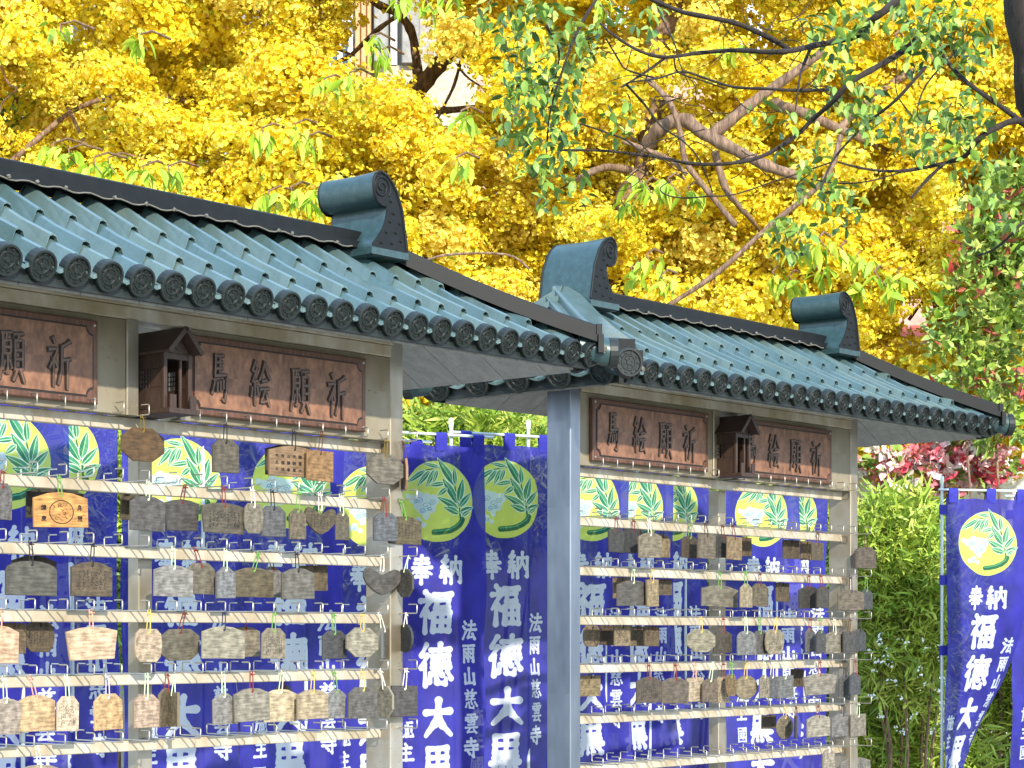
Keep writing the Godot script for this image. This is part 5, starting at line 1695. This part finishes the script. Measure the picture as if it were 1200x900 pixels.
# ------------------------------------------------------------------ houses behind
func build_houses() -> void:
	var tilet := Image.create(256, 256, false, Image.FORMAT_RGB8)
	tilet.fill(Color8(146, 138, 120))
	for y in 16:
		for x in 16:
			var v := rng.randf_range(-0.06, 0.06)
			tilet.fill_rect(Rect2i(x * 16 + 1, y * 16 + 1, 14, 14), Color(0.66 + v, 0.61 + v, 0.51 + v))
	var mosaic := textured(Color.WHITE, 0.5, ImageTexture.create_from_image(tilet), 1.6, true)
	var wall := textured(Color8(172, 168, 160), 0.85, M.fine, 0.6, true)
	var white := textured(Color8(226, 226, 222), 0.8, M.fine, 0.8, true)
	var grey := textured(Color8(150, 148, 142), 0.85, M.fine, 1.0, true)
	var orange := textured(Color8(214, 154, 100), 0.5, M.fine, 1.5, true)
	var glass := mat(Color8(66, 84, 88), 0.08, 0.2)
	var frame := mat(Color8(196, 200, 200), 0.4, 0.3)
	var pink := textured(Color8(214, 168, 154), 0.85, M.fine, 0.7, true)
	var rooft := textured(Color8(176, 84, 72), 0.7, M.fine, 2.0)
	var D := 21.0
	var o := at(470, 742, D)
	var t := thing("apartment_house", "pale apartment house with orange tiled columns behind the yellow trees", "building", Vector3(o.x, 0, o.z))
	var X := func(px: float) -> float: return (px - 470.0) / F * D
	var Y := func(py: float) -> float: return EYE + (742.0 - py) / F * D
	part("wall", box_mesh(Vector3(X.call(-260), 0, -0.4), Vector3(X.call(690), 11.0, 0)), wall, t)
	part("tile_skirt", box_mesh(Vector3(X.call(440), 0, 0.002), Vector3(X.call(620), Y.call(80), 0.10)), mosaic, t)
	for k in 3:
		part("tiled_column", bar_mesh(Vector3(X.call(417 + k * 7), Y.call(600), 0.002), Vector3(X.call(423 + k * 7), 10.5, 0.12), 1, 0.01), orange, t)
	part("grey_pier", bar_mesh(Vector3(X.call(440), Y.call(79.5), 0.002), Vector3(X.call(456), 10.5, 0.25), 1, 0.01), grey, t)
	part("white_mullion", bar_mesh(Vector3(X.call(458), Y.call(79.5), 0.002), Vector3(X.call(466), 10.5, 0.12), 1, 0.01), white, t)
	part("grey_pier", bar_mesh(Vector3(X.call(472), Y.call(79.5), 0.002), Vector3(X.call(492), 10.5, 0.20), 1, 0.01), grey, t)
	for w in [[384, 414, -40, 28], [384, 414, 40, 90], [62, 106, 14, 58], [20, 50, 14, 58], [260, 312, -20, 66], [-60, 0, -20, 60], [180, 225, 70, 110], [106, 140, 100, 150]]:
		var f := holder("window", t)
		var x0: float = X.call(w[0])
		var x1: float = X.call(w[1])
		var y0: float = Y.call(w[3])
		var y1: float = Y.call(w[2])
		part("pane", box_mesh(Vector3(x0 + 0.05, y0 + 0.05, 0.004), Vector3(x1 - 0.05, y1 - 0.05, 0.02)), glass, f)
		var g := Geo.new()
		g.box(Vector3((x0 + x1) / 2, y0 + 0.025, 0.04), Vector3(x1 - x0, 0.05, 0.07))
		g.box(Vector3((x0 + x1) / 2, y1 - 0.025, 0.04), Vector3(x1 - x0, 0.05, 0.07))
		for x in [x0 + 0.025, (x0 + x1) / 2, x1 - 0.025]:
			g.box(Vector3(x, (y0 + y1) / 2, 0.04), Vector3(0.05, y1 - y0 - 0.101, 0.06))
		part("frame", g.done(), frame, f)
	# wire-mesh window guard
	var gm := Geo.new()
	for k in 16:
		var x: float = X.call(268.0 + k * 3.0)
		gm.box(Vector3(x, Y.call(22.0), 0.14), Vector3(0.008, 1.0, 0.008), Basis(Vector3.BACK, 0.5))
		gm.box(Vector3(x, Y.call(22.0), 0.15), Vector3(0.008, 1.0, 0.008), Basis(Vector3.BACK, -0.5))
	part("window_guard", gm.done(), grey, t)
	# pink house
	var D2 := 19.0
	var q := at(960, 742, D2)
	var p := thing("pink_house", "pink house with a low red tiled roof behind the far flowering trees", "building", Vector3(q.x, 0, q.z))
	var X2 := func(px: float) -> float: return (px - 960.0) / F * D2
	var Y2 := func(py: float) -> float: return EYE + (742.0 - py) / F * D2
	part("wall", box_mesh(Vector3(X2.call(560), 0, -0.4), Vector3(X2.call(1420), Y2.call(60), 0)), pink, p)
	part("plinth", box_mesh(Vector3(X2.call(560), 0, 0.002), Vector3(X2.call(1420), Y2.call(400), 0.08)), white, p)
	for k in 10:
		var rr := part("roof_slab", bar_mesh(Vector3(-0.4, 0, 0), Vector3(0.4, 0.05, 0.30), 0, 0.01), rooft, p, Vector3(X2.call(1010) + k * 0.82, Y2.call(388), 0.06), Basis(Vector3.RIGHT, 0.5))
		rr.set_meta("label", "red tiled eave slab")
	# white garden wall at the right
	var w2 := at(1120, 742, 16.5)
	var gw := thing("garden_wall", "white garden wall behind the bougainvillea", "wall", Vector3(w2.x, 0, w2.z))
	part("wall", box_mesh(Vector3(-1.6, 0, -0.1), Vector3(1.6, 3.05, 0.1)), white, gw)
	part("coping", bar_mesh(Vector3(-1.62, 3.052, -0.13), Vector3(1.62, 3.10, 0.13), 0, 0.01), grey, gw)

func build_ground() -> void:
	var g := Geo.new()
	g.quad(Vector3(-150, 0, 150), Vector3(150, 0, 150), Vector3(150, 0, -150), Vector3(-150, 0, -150))
	structure("ground", g.done(), textured(Color8(186, 180, 164), 0.95, mottle(256, Color(0.6, 0.6, 0.55), Color(1, 1, 1), 0.03, 1.0, 91), 0.6, true))
	var xf := Transform3D(Basis(Vector3.UP, deg_to_rad(RACK_TURN)), RACK_AT["L"])
	var s := thing_structure("paving", xf)
	var slab := bar_mesh(Vector3(-0.295, 0.002, -0.295), Vector3(0.295, 0.03, 0.295), 0, 0.004)
	var sm := [textured(Color8(196, 192, 182), 0.9, M.fine, 2.0), textured(Color8(186, 182, 172), 0.9, M.fine, 2.0)]
	for i in 12:
		for j in 6:
			part("paving_slab", slab, sm[(i * 7 + j * 3) % 2], s, Vector3(-2.4 + i * 0.6, 0, -0.4 + j * 0.6))

func thing_structure(called: String, xf: Transform3D) -> Node3D:
	var o := Node3D.new()
	o.name = called
	add_child(o)
	o.transform = xf
	o.set_meta("kind", "structure")
	return o

func _ready() -> void:
	rng.seed = 20240517
	# camera: level, lens shifted upward
	var cam := Camera3D.new()
	cam.name = "camera"
	cam.projection = Camera3D.PROJECTION_FRUSTUM
	cam.near = 0.05
	cam.far = 400.0
	cam.size = 0.05 * 900.0 / F
	cam.frustum_offset = Vector2(0, 0.05 * 292.0 / F)
	cam.position = Vector3(0, EYE, 0)
	add_child(cam)
	cam.current = true
	# sky
	var env := Environment.new()
	env.background_mode = Environment.BG_SKY
	var sky := Sky.new()
	var sm := ProceduralSkyMaterial.new()
	sm.sky_top_color = Color(0.58, 0.71, 0.86)
	sm.sky_horizon_color = Color(0.88, 0.91, 0.93)
	sm.sky_curve = 0.2
	sm.ground_bottom_color = Color(0.32, 0.31, 0.27)
	sm.ground_horizon_color = Color(0.55, 0.55, 0.52)
	sm.sky_energy_multiplier = 1.3
	sky.sky_material = sm
	env.sky = sky
	env.background_energy_multiplier = 1.0
	env.tonemap_mode = Environment.TONE_MAPPER_LINEAR
	env.tonemap_exposure = 1.95
	env.sdfgi_enabled = true
	env.ssao_enabled = true
	env.ssil_enabled = true
	var we := WorldEnvironment.new()
	we.name = "world_environment"
	we.environment = env
	add_child(we)
	# sun from behind the camera
	var sun := DirectionalLight3D.new()
	sun.name = "sun"
	sun.light_energy = 1.3
	sun.light_color = Color(1.0, 0.96, 0.90)
	sun.light_angular_distance = 1.0
	sun.shadow_enabled = true
	add_child(sun)
	var el := deg_to_rad(27.0)
	var az := deg_to_rad(RACK_TURN - 31.0)      # 31 degrees off the racks' fronts, behind the camera's right shoulder
	sun.look_at_from_position(Vector3(sin(az) * cos(el), sin(el), cos(az) * cos(el)) * 30.0, Vector3.ZERO)

	make_materials()
	build_ground()
	build_houses()
	pavilion("L", "tiled-roof rack with cream posts, holding the orange emblem plaque", -1.78, 1.43, -1.22, 0.88, -1.12, 0.81, -0.226, -0.079, -0.12, -0.6, 0.0945)
	pavilion("R", "tiled-roof rack whose end post is a grey steel column", -1.09, 1.63, -0.82, 1.03, -0.935, 0.955, -0.046, 0.076, 0.11, -0.742, 0.0905)
	sign_board("L", -0.735, "carved brown signboard on its own side of the lantern, ending 願祈, orange-plaque rack")
	sign_board("L", 0.297, "carved brown signboard reading 馬絵願祈 above the tan written plaque")
	sign_board("R", -0.50, "carved brown signboard reading 馬絵願祈 beside the steel column")
	sign_board("R", 0.39, "carved brown signboard partly hidden by the far rack's wooden lantern")
	lantern("L", -0.165, "little wooden lantern house above the octagonal brown plaque")
	lantern("R", -0.022, "little wooden lantern house in the rack with the steel column")
	build_plaques()
	build_banners()
	build_yellow_trees()
	build_shrubs()
	build_near_tree()
